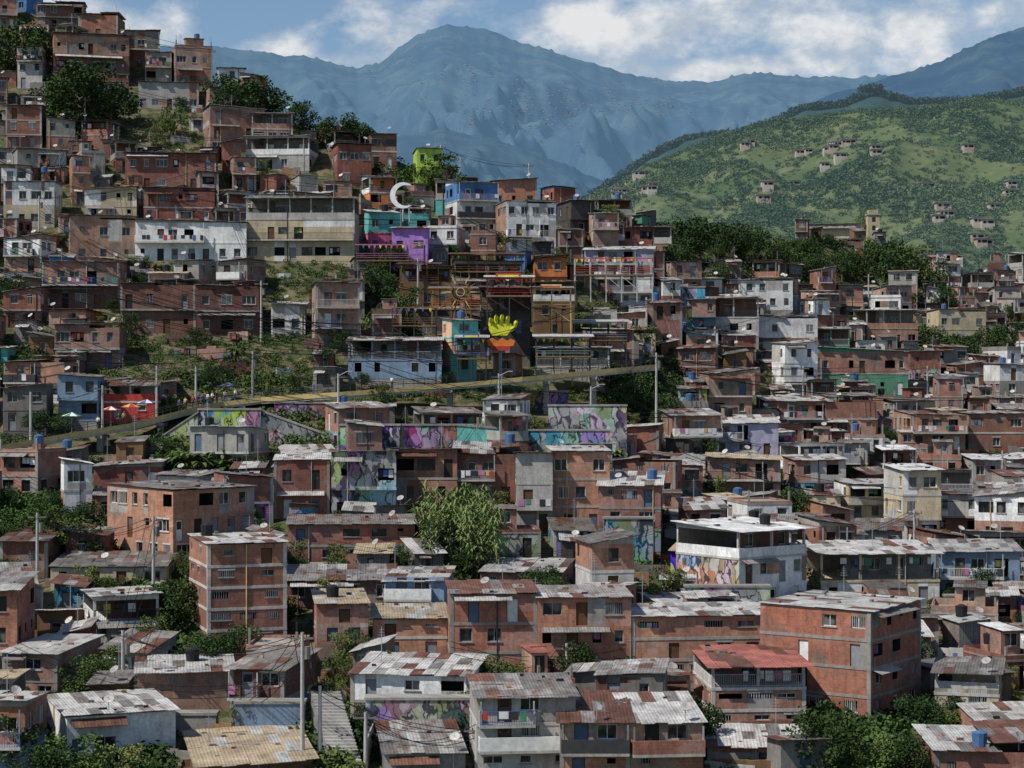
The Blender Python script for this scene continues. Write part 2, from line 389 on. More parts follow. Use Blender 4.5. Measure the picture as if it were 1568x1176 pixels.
ROOFSETS={"zinc":["rzinc","rgray","rlight","rrust"],"gray":["rgray","rzinc","rgray","rrust"],"light":["rlight","rzinc","rlight","rgray","rlight","rrust"],"white":["rwhite","rwhite","rwhite","rlight"],
 "rust":["rrust","rgray","rzinc"],"red":["rred","rred","rrust"],"beige":["rbeige","rbeige","rlight"]}
BLD=[]
def inrect(b,x,y,ex=0.0):
    dx=x-b["o"][0]; dy=y-b["o"][1]; c,s=b["cs"]
    lx=dx*c+dy*s; ly=-dx*s+dy*c
    return b["X0"]-ex<lx<b["X1"]+ex and -ex<ly<b["l"]+ex
def samples(b):
    c,s=b["cs"]; out=[]
    nx=max(2,int((b["X1"]-b["X0"])/2.5)+1); ny=max(2,int(b["l"]/2.5)+1)
    for i in range(nx):
        for j in range(ny):
            lx=b["X0"]+(b["X1"]-b["X0"])*i/(nx-1); ly=b["l"]*j/(ny-1)
            out.append((b["o"][0]+lx*c-ly*s,b["o"][1]+lx*s+ly*c))
    return out
def spec(x0,x1,yt,yb,yaw=None,corner=None,l=None,d=None):
    xc=(x0+x1)/2
    if d is None: d=D(xc,yb)
    k=d/F
    if corner is not None:
        th=math.atan2((corner-x0),(x1-corner)); th=max(math.radians(15),min(math.radians(60),th))
        if l is None: l=(corner-x0)*k/math.sin(th)
        w=(x1-corner)*k/math.cos(th); ox=corner
    else:
        th=math.radians(U(-14,20) if yaw is None else yaw)
        if l is None: l=U(6,9)
        w=((x1-x0)*k-l*abs(math.sin(th)))/math.cos(th)
        if w<2.5: th=0; w=(x1-x0)*k
        ox=x0+l*math.sin(th)/k if th>=0 else x1-l*abs(math.sin(th))/k
    o=P3(ox,yb,d)
    b=dict(o=o,th=th,cs=(math.cos(th),math.sin(th)),X0=0 if th>=0 else -w,X1=w if th>=0 else 0,l=l,h=(yb-yt)*k,rect=(x0,x1,yt,yb),d=d)
    b["c"]=(o[0]+((b["X0"]+b["X1"])/2)*b["cs"][0]-l/2*b["cs"][1], o[1]+((b["X0"]+b["X1"])/2)*b["cs"][1]+l/2*b["cs"][0]); b["r"]=math.hypot(w,l)/2
    return b
def nm(mat):
    m=mat
    if m.startswith("brick"): return "brick_house"
    if m in("conc","concD","concL"): return "concrete_house"
    if m in("grafA","grafB","grafC","mural"): return "mural_house"
    if m=="darkwall" or m=="wood": return "wooden_house"
    return {"turq":"turquoise","lav":"lavender","bluegray":"grey_blue"}.get(m,m)+"_plaster_house"
def house(b,mat,rf="zinc",side=None,style="plain",floors=None,base=None,tilt=None,dens=.82,upper=None,name=None,over=None,bal=None,band=None,gfl=None):
    X0,X1,l,h=b["X0"],b["X1"],b["l"],b["h"]
    w=X1-X0
    e=empty(name or nm(mat),b["o"],b["th"])
    W,G,M,K=MB(),MB(),MB(),MB()
    rise=U(.2,.55)
    if style=="flat": rise=.5
    hw=max(2.0,h-rise)
    n=floors or max(1,round(hw/2.75)); fh=hw/n
    base=base or random.choice([mat,"concD","conc",mat])
    W.box(X0+.03,X1-.03,.03,l,-5,-.0,base)
    frame=random.choice(["frameW","frameK","frameW","metal"])
    band=(R()<.65) if band is None else band
    bandm=random.choice(["conc","concL","conc"]) if mat.startswith("brick") else random.choice([mat,"concL",mat])
    cols=R()<.35 and mat.startswith("brick")
    oh=0.0
    side=side or mat
    nopen = n-1 if style in("open",) and n>1 else n
    prevo=0
    for f in range(nopen):
        z0=f*fh; z1=z0+fh
        if f==1 and R()<.35 and bal is None: oh=U(.3,.8)
        y0=-oh
        fm=mat
        if gfl and f==0: fm=gfl
        elif upper and f==n-1: fm=upper
        elif R()<.16 and f==n-1 and mat.startswith("brick"): fm=random.choice(["brickP","brick","brickD","conc","white"])
        sm=side if fm==mat or side=="mural" else fm
        zb=z0
        if f>0 and (band or oh>prevo):
            W.box(X0-.045,X1+.045,y0-.045,l+.02,z0-.12,z0+.12,bandm); zb=z0+.12
        zt_=z1-.12 if (f<nopen-1 and band) else z1
        of=openings(w,z0,fh,dens,f==0); 
        hasb = (bal and f>0) or (bal is None and f>0 and R()<.28)
        if hasb:
            of=[(max(.3,w*.2),min(w-.3,w*.2+1.0),z0+.121,z0+2.05,"door")]
            if w>4.2: of.append((w*.2+1.6,min(w-.4,w*.2+3.0),z0+.95,z0+2.0,"win"))
            if w>7.5: of.append((w*.2+4,min(w-.4,w*.2+5.4),z0+.121,z0+2.0,"void"))
        wall(W,G,X0,y0,1,0,w,zb,zt_,of,fm,frame)
        wall(W,G,X0,l,0,-1,l-y0,zb,zt_,openings(l-y0,z0,fh,dens*.8 if side!="mural" else .25,False,True),sm,frame)
        wall(W,G,X1,y0,0,1,l-y0,zb,zt_,openings(l-y0,z0,fh,dens*.8,False,True),sm if side!="mural" else fm,frame)
        W.poly([(X1,l,zb),(X0,l,zb),(X0,l,zt_),(X1,l,zt_)],sm)
        if cols:
            for xx in (X0-.03,X1-.27): 
                W.box(xx,xx+.3,y0-.03,y0+.27,zb,zt_,bandm)
        if hasb:
            bx0,bx1=(X0+.05,X1-.05) if R()<.5 else (X0+.05,X0+.05+w*U(.5,.8))
            dep=U(.7,1.1)
            K.box(bx0,bx1,y0-dep,y0-.05,z0-.1,z0+.1,"concL")
            st=random.choice(["wall","bar","bar"]); rm=random.choice([fm,"white","frameW","frameK","frameK","brick"]) 
            rail(K,bx0,bx1,y0-dep,z0+.1,rm if st=="wall" else random.choice(["frameW","frameK","metal","metal","clothB"]),st)
            K.box(bx0,bx0+.05,y0-dep+.121,y0-.001,z0+.1,z0+1.05,rm); K.box(bx1-.05,bx1,y0-dep+.121,y0-.001,z0+.1,z0+1.05,rm)
            if R()<.45:
                u=bx0+.2
                while u<bx1-.5:
                    ww=U(.3,.7)
                    if R()<.6: K.box(u,u+ww,y0-dep-.04,y0-dep-.015,z0+1.05-U(.4,.8),z0+1.07,random.choice(CLO))
                    u+=ww+.12
            for xx in (bx0+.05,bx1-.15):
                K.box(xx,xx+.1,y0-dep+.13,y0-dep+.23,z0+.1,z0+fh-.1,"metal" if R()<.5 else bandm)
        elif R()<.18:
            t1=w*U(.4,.95)
            K.hexa([(X0+.3,y0-.9,z0+fh*.82),(X0+t1,y0-.9,z0+fh*.82),(X0+t1,y0-.02,z0+fh*.95),(X0+.3,y0-.02,z0+fh*.95)],
                   [(X0+.3,y0-.9,z0+fh*.82+.04),(X0+t1,y0-.9,z0+fh*.82+.04),(X0+t1,y0-.02,z0+fh*.95+.04),(X0+.3,y0-.02,z0+fh*.95+.04)],random.choice(["rzinc","rlight","rrust","rzinc"]))
        prevo=oh
    y0=-oh; zt=nopen*fh
    mats=ROOFSETS.get(rf,ROOFSETS["zinc"])
    if style=="open" and n>1:
        zs=zt; zt=n*fh
        W.box(X0-.06,X1+.06,y0-.06,l+.02,zs-.1,zs+.12,bandm)
        pm=random.choice([mat,bandm,"white"])
        if R()<.6:
            W.box(X0,X1,y0,y0+.12,zs+.12,zs+1.0,pm)
            W.box(X0,X0+.12,y0+.121,l,zs+.12,zs+1.0,pm); W.box(X1-.12,X1,y0+.121,l,zs+.12,zs+1.0,pm)
        else:
            rail(K,X0,X1,y0,zs+.12,random.choice(["frameW","frameK","metal"]),"bar")
            W.box(X0,X0+.1,y0+.121,l,zs+.12,zs+.9,pm)
        k=max(1,int(w/3))
        for i in range(k+1):
            xx=X0+.01+(w-.24)*i/k; W.box(xx,xx+.22,y0+.13,y0+.35,zs+.12,zt,bandm)
            W.box(xx,xx+.22,l-.3,l-.08,zs+.12,zt,bandm)
        wall(W,G,X0+w*.25,y0+2.2,1,0,w*.73,zs+.12,zt,openings(w*.73,zs,fh,.8),random.choice([mat,"concD","brickD"]),frame)
        W.poly([(X1-.01,l-.4,zs+.12),(X0+.01,l-.4,zs+.12),(X0+.01,l-.4,zt),(X1-.01,l-.4,zt)],"concD")
        if R()<.5:
            u=X0+.3; K.tube((X0+.1,y0+.5,zt-.35),(X1-.1,y0+.5,zt-.35),.01,.01,"wire",4)
            while u<X1-.6:
                ww=U(.3,.7)
                if R()<.5: K.box(u,u+ww,y0+.49,y0+.51,zt-U(.9,1.2),zt-.35,random.choice(CLO))
                u+=ww+.1
        a,bb=tilt if tilt else (U(-.2,.2),random.choice([.4,.6,-.3]))
        roof(M,X0,X1,y0,l,zt,a,bb,mats,.5 if over is None else over,bandm,W)
    elif style=="flat":
        W.box(X0-.05,X1+.05,y0-.05,l+.03,zt,zt+.16,"conc")
        p=U(.35,.95); pm=mat
        W.box(X0,X1,y0,y0+.13,zt+.16,zt+p,pm); W.box(X0,X0+.13,y0+.131,l,zt+.16,zt+p,pm); W.box(X1-.13,X1,y0+.131,l,zt+.16,zt+p,pm); W.box(X0+.131,X1-.131,l-.13,l,zt+.16,zt+p,pm)
        if R()<.5:
            for xx in (X0+.14,X1-.34):
                K.box(xx,xx+.2,y0+.14,y0+.34,zt+.16,zt+U(1.2,1.8),"conc")
                for q in range(3): K.tube((xx+.05+.05*q,y0+.2,zt+1),(xx+.05+.05*q,y0+.2+U(-.1,.1),zt+2.3),.012,.012,"brickD",4)
        if R()<.5:
            x=U(X0+.9,X1-.9); y=U(y0+1,l-1); mt=random.choice(["tankK","tankB","tankK"])
            K.box(x-.5,x+.5,y-.5,y+.5,zt+.16,zt+.8,"brick"); K.cyl(x,y,zt+.8,zt+1.7,.5,.56,mt); K.cyl(x,y,zt+1.7,zt+1.85,.5,.2,mt)
        if R()<.5:
            sx=U(X0,X0+w*.4); sw=w*U(.35,.5)
            wall(W,G,sx+.15,y0+l*.45,1,0,sw,zt+.16,zt+2.2,openings(sw,zt,2.4,.8),"brickP",frame)
            W.box(sx+.15,sx+.15+sw,y0+l*.45+.2,l-.2,zt+.16,zt+2.2,"brickP")
            roof(M,sx+.15,sx+.15+sw,y0+l*.45,l-.2,zt+2.2,0,.2,mats,.3,"brickP",W)
    else:
        if tilt: a,bb=tilt
        else:
            r=R()
            if r<.5: a,bb=U(-.15,.15),rise*U(.8,2.0)
            elif r<.72: a,bb=U(-.1,.1),-rise
            elif r<.86: a,bb=rise*1.3,U(0,.4)
            else: a,bb=-rise*1.3,U(0,.4)
        if w>6.5 and R()<.4 and tilt is None:
            xm=X0+w*U(.4,.6)
            roof(M,X0,xm,y0,l,zt,a,bb,mats,U(.25,.6),mat,W); roof(M,xm,X1,y0+U(0,.8),l,zt+U(.25,.7),-a,bb*.6,random.choice(list(ROOFSETS.values())),U(.2,.5),mat,W)
        else: roof(M,X0,X1,y0,l,zt,a,bb,mats,U(.25,.6) if over is None else over,random.choice([mat,mat,"conc"]),W)
    if R()<.3 and style!="flat": dish(K,U(X0+.5,X1-.5),y0+.15,zt+.1)
    if R()<.3:
        x=U(X0+.4,X1-.4); K.tube((x,l*.5,zt),(x,l*.5,zt+3.2),.035,.025,"metal",4)
        for q in range(4): K.tube((x-.35+.05*q,l*.5,zt+2.3+.22*q),(x+.35-.05*q,l*.5,zt+2.3+.22*q),.015,.015,"metal",4)
    if R()<.3:
        x=U(X0+.2,X1-.2); K.tube((x,y0-.07,0),(x,y0-.07,zt),.05,.05,random.choice(["concL","frameK","yellowP"]),5)
    W.build("walls",e)
    if G.f: G.build("windows_and_doors",e)
    if M.f: M.build("roof",e)
    if K.f: K.build("fittings",e)
    BLD.append(b); return e
# ------------------------------------------------ hero houses
def HH(x0,x1,yt,yb,mat,rf="zinc",**k):
    s={q:k.pop(q) for q in ("yaw","corner","l","d") if q in k}
    b=spec(x0,x1,yt,yb,**s); house(b,mat,rf,**k)
HH(30,258,1092,1178,"brickO","light",yaw=22,l=9,floors=1,tilt=(0,.2))
HH(250,475,1168,1250,"brick","beige",yaw=14,l=10,d=135,floors=1,tilt=(.2,.7),over=.6)
HH(0,118,998,1085,"brickP","light",yaw=-10,l=9,tilt=(0,.3))
HH(188,352,1026,1095,"white","light",yaw=10,floors=1,tilt=(0,.4))
HH(350,470,1022,1115,"brickD","gray",yaw=-12,base="bluegray",floors=2,gfl="bluegray",tilt=(0,.5))
HH(535,742,1026,1118,"brickP","light",yaw=-8,floors=2,base="grafA",tilt=(0,.5))
HH(565,712,1150,1230,"conc","zinc",yaw=8,floors=1,tilt=(0,.9),d=137)
HH(716,882,1060,1190,"concL","gray",yaw=6,floors=3,bal=True,tilt=(0,.6))
HH(858,964,1098,1200,"brick","rust",yaw=0,floors=2,tilt=(0,.9),bal=True)
HH(950,1078,1102,1200,"brickP","light",yaw=6,floors=2,tilt=(0,1.0),bal=True)
HH(1078,1235,1012,1122,"brick","red",yaw=4,style="open",floors=3,tilt=(0,.4),over=.8)
HH(1085,1264,1138,1220,"brick","light",yaw=-4,floors=2,tilt=(0,.5),d=140)
HH(1178,1442,930,1112,"brickO","light",corner=1333,floors=4,tilt=(.1,.1),dens=.9,over=.3,band=True,bal=False)
HH(1437,1562,1025,1128,"cream","gray",yaw=-16,floors=3,style="open")
HH(955,1172,938,1045,"brickO","light",yaw=6,floors=3,tilt=(0,.3),over=.3,d=160,bal=False)
HH(680,822,906,1045,"brickO","rust",yaw=4,floors=3,tilt=(0,.3),over=.3,dens=.7,bal=False)
HH(815,967,912,1045,"brickO","zinc",yaw=4,floors=3,tilt=(0,.3),over=.3,band=False,bal=False)
HH(560,684,945,1005,"brickO","beige",yaw=4,floors=2,tilt=(0,.3))
HH(462,563,918,1012,"brickP","beige",yaw=8,floors=3,tilt=(0,.3))
HH(278,434,826,1000,"brickR","light",corner=318,floors=5,tilt=(0,.2),over=.3,l=9,bal=False)
HH(430,634,798,868,"brickR","gray",yaw=5,floors=2,dens=.6,tilt=(0,.4),bal=False)
HH(432,604,886,930,"brickD","zinc",yaw=4,floors=1,tilt=(0,.8))
HH(588,690,888,945,"bluegray","light",yaw=-4,floors=2)
HH(735,882,874,912,"brick","light",yaw=-10,floors=1,tilt=(0,.6))
HH(95,238,912,990,"white","light",yaw=18,style="open",floors=2)
HH(70,252,862,907,"cream","gray",yaw=3,floors=1,tilt=(0,.7))
HH(150,374,745,868,"brickO","zinc",corner=265,floors=3,l=11,tilt=(0,.3),dens=.9,bal=False)
HH(84,138,706,792,"white","white",corner=98,floors=2,dens=.5,bal=False)
HH(137,247,710,752,"brickR","zinc",yaw=4,floors=1)
HH(0,72,822,885,"brickD","rust",yaw=0)
HH(410,504,700,795,"brick","light",yaw=5,floors=2,upper="brickR")
HH(500,606,692,800,"grafA","light",yaw=4,floors=2)
HH(602,700,688,775,"brick","gray",yaw=0,floors=2,dens=1)
HH(696,793,688,775,"brickD","light",yaw=0,floors=2,dens=1)
HH(790,846,694,818,"concL","gray",yaw=0,floors=3,dens=.9)
HH(840,934,688,818,"brickO","light",yaw=3,floors=3,dens=.95,band=True)
HH(918,1022,737,845,"brick","light",yaw=-6,floors=3,gfl="grafB",upper="brickO")
HH(932,1052,704,762,"brick","zinc",yaw=-12,floors=2)
HH(1045,1248,808,938,"white","white",corner=1132,side="mural",style="open",floors=3,tilt=(0,.5),over=1.0,bal=False,band=False)
HH(1245,1442,842,932,"cream","light",yaw=5,floors=2,style="open",tilt=(0,.6))
HH(1440,1570,840,925,"bluegray","light",yaw=-5,floors=2)
HH(1372,1440,716,832,"cream","white",yaw=5,floors=3,tilt=(0,.4))
HH(1290,1380,738,800,"cream","light",yaw=5,floors=2)
HH(1085,1205,702,765,"brickP","beige",yaw=-6,floors=2)
HH(1080,1152,568,640,"brickP","gray",yaw=3,floors=2)
HH(1055,1192,643,700,"lav","light",yaw=0,floors=2)
HH(1168,1345,612,668,"brickR","light",yaw=3,floors=2)
HH(1188,1252,524,612,"white","light",corner=1200,floors=3)
HH(1250,1392,534,605,"green","zinc",yaw=3,floors=2,upper="brickP")
HH(1385,1480,632,690,"brickO","rust",yaw=5,floors=2)
HH(1475,1572,630,692,"brickR","zinc",yaw=5,floors=2)
HH(1318,1408,474,530,"brickO","light",yaw=8,floors=2,style="open")
HH(1430,1512,474,532,"cream","red",yaw=8,floors=2)
HH(1085,1162,455,515,"concL","zinc",yaw=0,floors=2,style="open")
HH(1118,1214,427,475,"white","light",yaw=0,floors=2)
HH(1150,1252,484,545,"white","light",yaw=0,floors=2)
HH(1222,1330,340,378,"cream","beige",yaw=-8,floors=1,d=470)
HH(1250,1322,366,410,"brickP","zinc",yaw=8,floors=2,d=430)
HH(895,1007,378,470,"white","light",yaw=-5,floors=4,side="bluegray",bal=True,upper="lav")
HH(680,762,276,362,"white","light",corner=700,floors=3,upper="blue",bal=True)
HH(756,852,308,388,"white","light",corner=775,floors=3,side="brickP")
HH(748,822,274,318,"brickO","light",yaw=5,floors=1)
HH(376,545,298,400,"cream","white",yaw=-2,floors=3,style="open",bal=True)
HH(203,376,337,402,"white","zinc",yaw=3,floors=2,dens=1,bal=True)
HH(555,655,322,388,"mural","light",corner=565,floors=2,upper="turq",side="pink",gfl="pink",bal=False)
HH(600,655,345,390,"purple","light",yaw=0,floors=1,d=296)
HH(215,327,288,342,"brickR","gray",yaw=5)
HH(88,204,330,402,"brickP","zinc",yaw=14,floors=2)
HH(120,207,286,340,"cream","beige",yaw=8)
HH(0,82,276,348,"cream","light",yaw=4,floors=2,upper="white")
HH(185,327,230,292,"brickR","gray",yaw=5,floors=2)
HH(298,402,162,236,"brickP","light",corner=322,floors=3)
HH(375,447,170,244,"brickP","light",yaw=8,floors=3,style="open")
HH(375,480,207,262,"concL","light",yaw=-5,floors=2,style="open")
HH(500,568,218,284,"brickR","rust",yaw=12,floors=2)
HH(555,607,202,258,"brickD","gray",yaw=12)
HH(54,192,50,138,"brickD","light",corner=82,floors=3)
HH(255,323,68,132,"brickD","zinc",corner=268,floors=2,side="brickD",style="flat")
HH(202,302,122,168,"concL","gray",yaw=8,floors=1)
HH(172,242,46,104,"brickD","zinc",yaw=12,floors=2)
HH(215,262,78,126,"conc","zinc",yaw=8,floors=2)
HH(48,126,2,46,"brickD","light",yaw=8)
HH(120,180,22,60,"brickR","rust",yaw=0,floors=1)
HH(0,62,158,228,"brickR","light",yaw=8)
HH(60,182,397,472,"brickD","gray",yaw=4)
HH(180,298,434,512,"brickD","gray",yaw=4)
HH(294,396,436,514,"brickD","light",yaw=4)
HH(475,547,434,534,"brickP","light",corner=482,floors=3)
HH(410,467,462,512,"white","light",yaw=4)
HH(78,182,498,566,"brickP","zinc",yaw=4)
HH(0,62,442,502,"brickR","zinc",yaw=4)
HH(530,676,518,580,"bluegray","light",yaw=2,floors=2,style="open",d=252)
HH(676,730,488,566,"turq","zinc",corner=690,floors=3,side="peach",d=256)
HH(612,690,406,472,"wood","rust",yaw=5,floors=2,style="open",name="wooden_pavilion")
HH(735,812,438,545,"darkwall","rust",yaw=0,floors=3,style="open",upper="red",d=266,name="painted_pavilion")
HH(812,880,430,520,"wood","zinc",yaw=4,floors=3,style="open",name="wooden_pavilion",upper="yellow")
HH(690,800,400,450,"brickD","rust",yaw=4,floors=2,style="open",upper="red")
HH(640,700,470,520,"darkwall","zinc",yaw=0,floors=1,d=274)
HH(820,940,530,590,"conc","light",yaw=-4,floors=2,style="open",d=262)
HH(155,238,588,640,"red","rust",yaw=4,floors=2,style="open",d=236,upper="yellow",l=5)
HH(85,150,575,645,"bluegray","gray",yaw=4,floors=2,d=234,l=5)
HH(0,70,590,660,"concD","zinc",yaw=4,floors=2,d=232,l=5)
NH=len(BLD)
# ------------------------------------------------ roads
ROAD=[(-300,735,214),(-60,692,218),(0,685,219),(100,667,224),(200,651,228),(285,629,236),(340,618,240),(400,611,241),(520,603,240),(650,593,243),(800,580,246),(945,566,252),(1010,560,262)]
RP=[P3(*p) for p in ROAD]
def roadpy(px): return lerp1(px,[p[0] for p in ROAD],[p[1] for p in ROAD])
def roaddist(x,y):
    best=1e9
    for a,b in zip(RP[:-1],RP[1:]):
        ax,ay,bx,by=a.x,a.y+2.3,b.x,b.y+2.3; t=((x-ax)*(bx-ax)+(y-ay)*(by-ay))/((bx-ax)**2+(by-ay)**2); t=max(0,min(1,t))
        best=min(best,math.hypot(x-ax-t*(bx-ax),y-ay-t*(by-ay)))
    return best
VEG=[(60,170,95,200,"t"),(150,300,175,235,"g"),(0,50,40,110,"t"),(225,540,398,432,"g"),(560,645,400,505,"t"),(120,480,512,592,"g"),(395,475,432,520,"g"),
(1010,1225,330,420,"t"),(1225,1450,372,450,"t"),(930,1055,560,650,"t"),(640,775,785,880,"c"),(0,175,765,850,"t"),(885,1050,858,930,"g"),
(180,310,905,1010,"t"),(1180,1245,745,795,"t"),(480,605,612,650,"g"),(600,960,600,680,"g"),(0,240,1120,1200,"t"),(1240,1435,1085,1230,"t"),(1400,1568,510,560,"t"),
(560,660,225,280,"t"),(400,500,150,200,"t"),(250,330,690,740,"t"),(0,60,540,580,"t"),(0,280,672,702,"g"),(1430,1568,690,740,"g"),(250,520,620,700,"w"),(870,960,440,530,"g"),(260,440,580,640,"w"),(480,550,1090,1240,"w")]
def inveg(px,py):
    for v in VEG:
        if v[0]<px<v[1] and v[2]<py<v[3]: return v[4]
    return None
def pyat(px,d):
    lo=ridge(px); hi=1300
    if D(px,lo)<d: return None
    for _ in range(14):
        m=(lo+hi)/2
        if D(px,m)>d: lo=m
        else: hi=m
    return lo
def tryfill(px,d,w_m,l,n,yaw,shack=False):
    py=pyat(px+w_m/2*F/d,d)
    if py is None or py>1215: return False
    k=F/d; pw=w_m*k; x0,x1=px,px+pw
    xc=(x0+x1)/2
    hgt=n*U(2.45,2.75)+.4; yt=py-hgt*k
    if inveg(xc,py-4) or (not shack and inveg(xc,py-20)): return False
    if xc<1000:
        rp=roadpy(xc)
        if yt<rp+3 and py>rp-2: 
            if yt>rp-25 and n>1: return tryfill(px,d,w_m,l,n-1,yaw,shack)
            return False
    b=spec(x0,x1,yt,py,yaw=yaw,l=l,d=d)
    for o in BLD:
        dd=math.hypot(b["c"][0]-o["c"][0],b["c"][1]-o["c"][1])
        if dd<b["r"]+o["r"]:
            if any(inrect(o,x,y,.1) for x,y in samples(b)) or any(inrect(b,x,y,.1) for x,y in samples(o)): return False
    for i in range(NH):
        o=BLD[i]; r=o["rect"]
        if py>r[3]+2 and o["d"]>d:
            ow=max(0,min(x1,r[1])-max(x0,r[0])); ohh=max(0,r[3]-max(yt,r[2]))
            if ow*ohh>.11*(r[1]-r[0])*(r[3]-r[2]):
                if n>1: return tryfill(px,d,w_m,l,n-1,yaw,shack)
                return False
    if roaddist(*b["c"])<b["r"]+2.2: return False
    right=xc>1000 and py<800
    if right: mat=random.choices(["brick","brickP","brickO","brickR","brickD","white","cream","concL","conc","bluegray","green","turq","peach","lav"],[16,16,12,13,8,13,4,5,5,2,1,1,2,1])[0]
    else: mat=random.choices(["brick","brickP","brickO","brickR","brickD","white","cream","concL","conc","concD","bluegray","green","turq","peach","blue","darkwall"],[19,15,16,18,14,5,2,3,4,3,1.5,.7,1,1,.7,3])[0]
    if 560<xc<900 and 300<py<540: mat=random.choice(["brickD","white","turq","pink","brickD","blue","brickR","concD","darkwall","lime","orange","brickR","darkwall","mural"])
    if shack: mat=random.choice([mat,"darkwall","wood","concD","rzinc","brickD"])
    rf=random.choices(["zinc","gray","light","rust","white","red","beige"],[30,22,26,14,3,2,3])[0]
    st=random.choices(["plain","open","flat"],[64,24,12])[0] if not shack else "plain"
    gf=random.choice(["grafA","grafB","grafC"]) if (R()<.2 and 560<py<950) else None
    house(b,mat,rf,style=st,floors=n,upper=random.choice([None,None,None,"white","brick","conc","brickP"]) if not shack else None,base=random.choice([mat,"concD","conc","grafA" if R()<.3 else "concD"]),gfl=gf,name="small_shack" if shack else None)
    return True
d=136.0
while d<520:
    x=-60.0-U(0,40); 
    while x<1640:
        w=U(4.5,8.5) if d<250 else U(3.8,7.2); n=random.choices([1,2,3],[34,50,16])[0]
        l=U(5.5,7.0); py=pyat(min(x,1639),d)
        ok=False
        if py is not None: ok=tryfill(x,d+U(-1.2,1.2),w,l,n,U(-18,24))
        x+= (w+U(.2,1.3))*F/d if ok else 2.0*F/d
    d+=7.6 if d<330 else 9.5
nb=len(BLD)
d=137.0
while d<480:
    x=-40.0
    while x<1620:
        w=U(2.4,4.2); ok=False
        if R()<.8: ok=tryfill(x,d+U(-1,1),w,U(2.6,3.8),1,U(-20,25),True)
        x+=(w+U(.3,2))*F/d if ok else 1.8*F/d
    d+=4.3
print("BUILDINGS",nb,len(BLD))
def freep(p,ex=.2): return not any(abs(p.x-b["c"][0])<13 and abs(p.y-b["c"][1])<13 and inrect(b,p.x,p.y,ex) for b in BLD)
# low garden walls and stacked rubble between the houses
cnt=0
for _ in range(1600):
    px=U(-20,1590); py=U(ridge(px)+6,1190); p=P3(px,py)
    if not freep(p,.5) or roaddist(p.x,p.y)<4 or inveg(px,py) in("t","c","w"): continue
    M=MB(); wl=U(1.5,4.5); hh=U(.6,1.5); mt=random.choice(["conc","concD","brickD","brickP","concL","wood","rrust"])
    seg=3
    for s in range(seg): M.box(wl*s/seg,wl*(s+1)/seg-.01,0,.18,-1.5,hh*U(.75,1.05),mt)
    for s in range(random.randint(2,7)):
        x=U(0,wl); y=U(-.9,1.2); q=U(.12,.4); M.box(x,x+q*U(1,2.5),y,y+q,-.3,q*U(.5,1.2)+U(0,.3),random.choice(["brickR","concD","wood","rgray","tankK","clothW","rrust","clothB"]))
    M.build("garden_wall",None,p,math.radians(U(-30,30))); cnt+=1
    if cnt>170: break
# ------------------------------------------------ terrain mesh
def gridmesh(name,V,nx,ny,mat,smooth=True):
    me=bpy.data.meshes.new(name)
    F_=[(j*nx+i,j*nx+i+1,(j+1)*nx+i+1,(j+1)*nx+i) for j in range(ny-1) for i in range(nx-1)]
    me.from_pydata(V,[],F_); me.materials.append(MATS[mat])
    if smooth: me.polygons.foreach_set("use_smooth",[True]*len(F_))
    me.update(); o=bpy.data.objects.new(name,me); linkobj(o); return o
V=[]; cols=list(range(-700,2301,10)); nx=len(cols)
rows=[("near",-30,-46),("near",40,-42),("near",90,-38)]
nr=150
for kind,dd,zz in rows:
    for px in cols: V.append(((px-CX)/F*max(dd,60)*(1 if dd>60 else 3),dd,zz))
for j in range(nr):
    t=j/(nr-1)
    for px in cols:
        py=1300+(ridge(px)-1300)*t; p=P3(px,py); p.z+=.5*noise.noise(p*.2)-.15
        V.append(tuple(p))
for q,(dz,dy) in enumerate(((-2,6),(-14,30),(-45,90),(-70,200))):
    for px in cols:
        py=ridge(px); p=P3(px,py); s=(p.y+dy)/p.y
        V.append((p.x*s,p.y+dy,max(p.z+dz,-60)))
gridmesh("hillside_ground",V,nx,nr+7,"ground")
gp=MB(); gp.poly([(-40000,-3000,-75),(40000,-3000,-75),(40000,60000,-75),(-40000,60000,-75)],"hillGreen"); gp.build("valley_ground")
# ------------------------------------------------ mountains
def hill(name,crest,d1,d0,pyb,mat,amp,px0,px1,step,ny=60,ns=1.0,fuzz=0):
    V=[]; cl=np.arange(px0,px1+1,step)
    for j in range(ny+2):
        for px in cl:
            if j<=ny:
                s=j/ny; pc=lerp1(px,[a for a,b in crest],[b for a,b in crest])
                pc+=5*noise.noise(Vector((px*.02,d1,0)))+2.5*noise.noise(Vector((px*.07,d1,4)))
                ya=d0+(d1-d0)*s
                zc=(CY-pc)/F*d1; zb=(CY-pyb)/F*d0
                z=zb+(zc-zb)*(s**1.15)
                x=(px-CX)/F*ya
                q=Vector((x*ns/d1*11+.9*s,ya*ns/d1*5,1.7))
                rg=1-abs(noise.noise(q))*2.2; rg2=1-abs(noise.noise(q*2.3))*2.2; rg3=noise.noise(q*6.5); rg4=noise.noise(q*15)
                z+=amp*(rg*.55+rg2*.3+rg3*.16+rg4*.08-.5)*math.sin(math.pi*min(1,s))**.8*(1.15-s)
                if s>.98 and fuzz: z+=fuzz*max(0,noise.noise(Vector((px*.23,0,d1)))+.5*noise.noise(Vector((px*.9,3,d1))))
                V.append((x,ya,z))
            else:
                V.append(((px-CX)/F*d1*1.2,d1*1.2,-80))
    return gridmesh(name,V,len(cl),ny+2,mat)
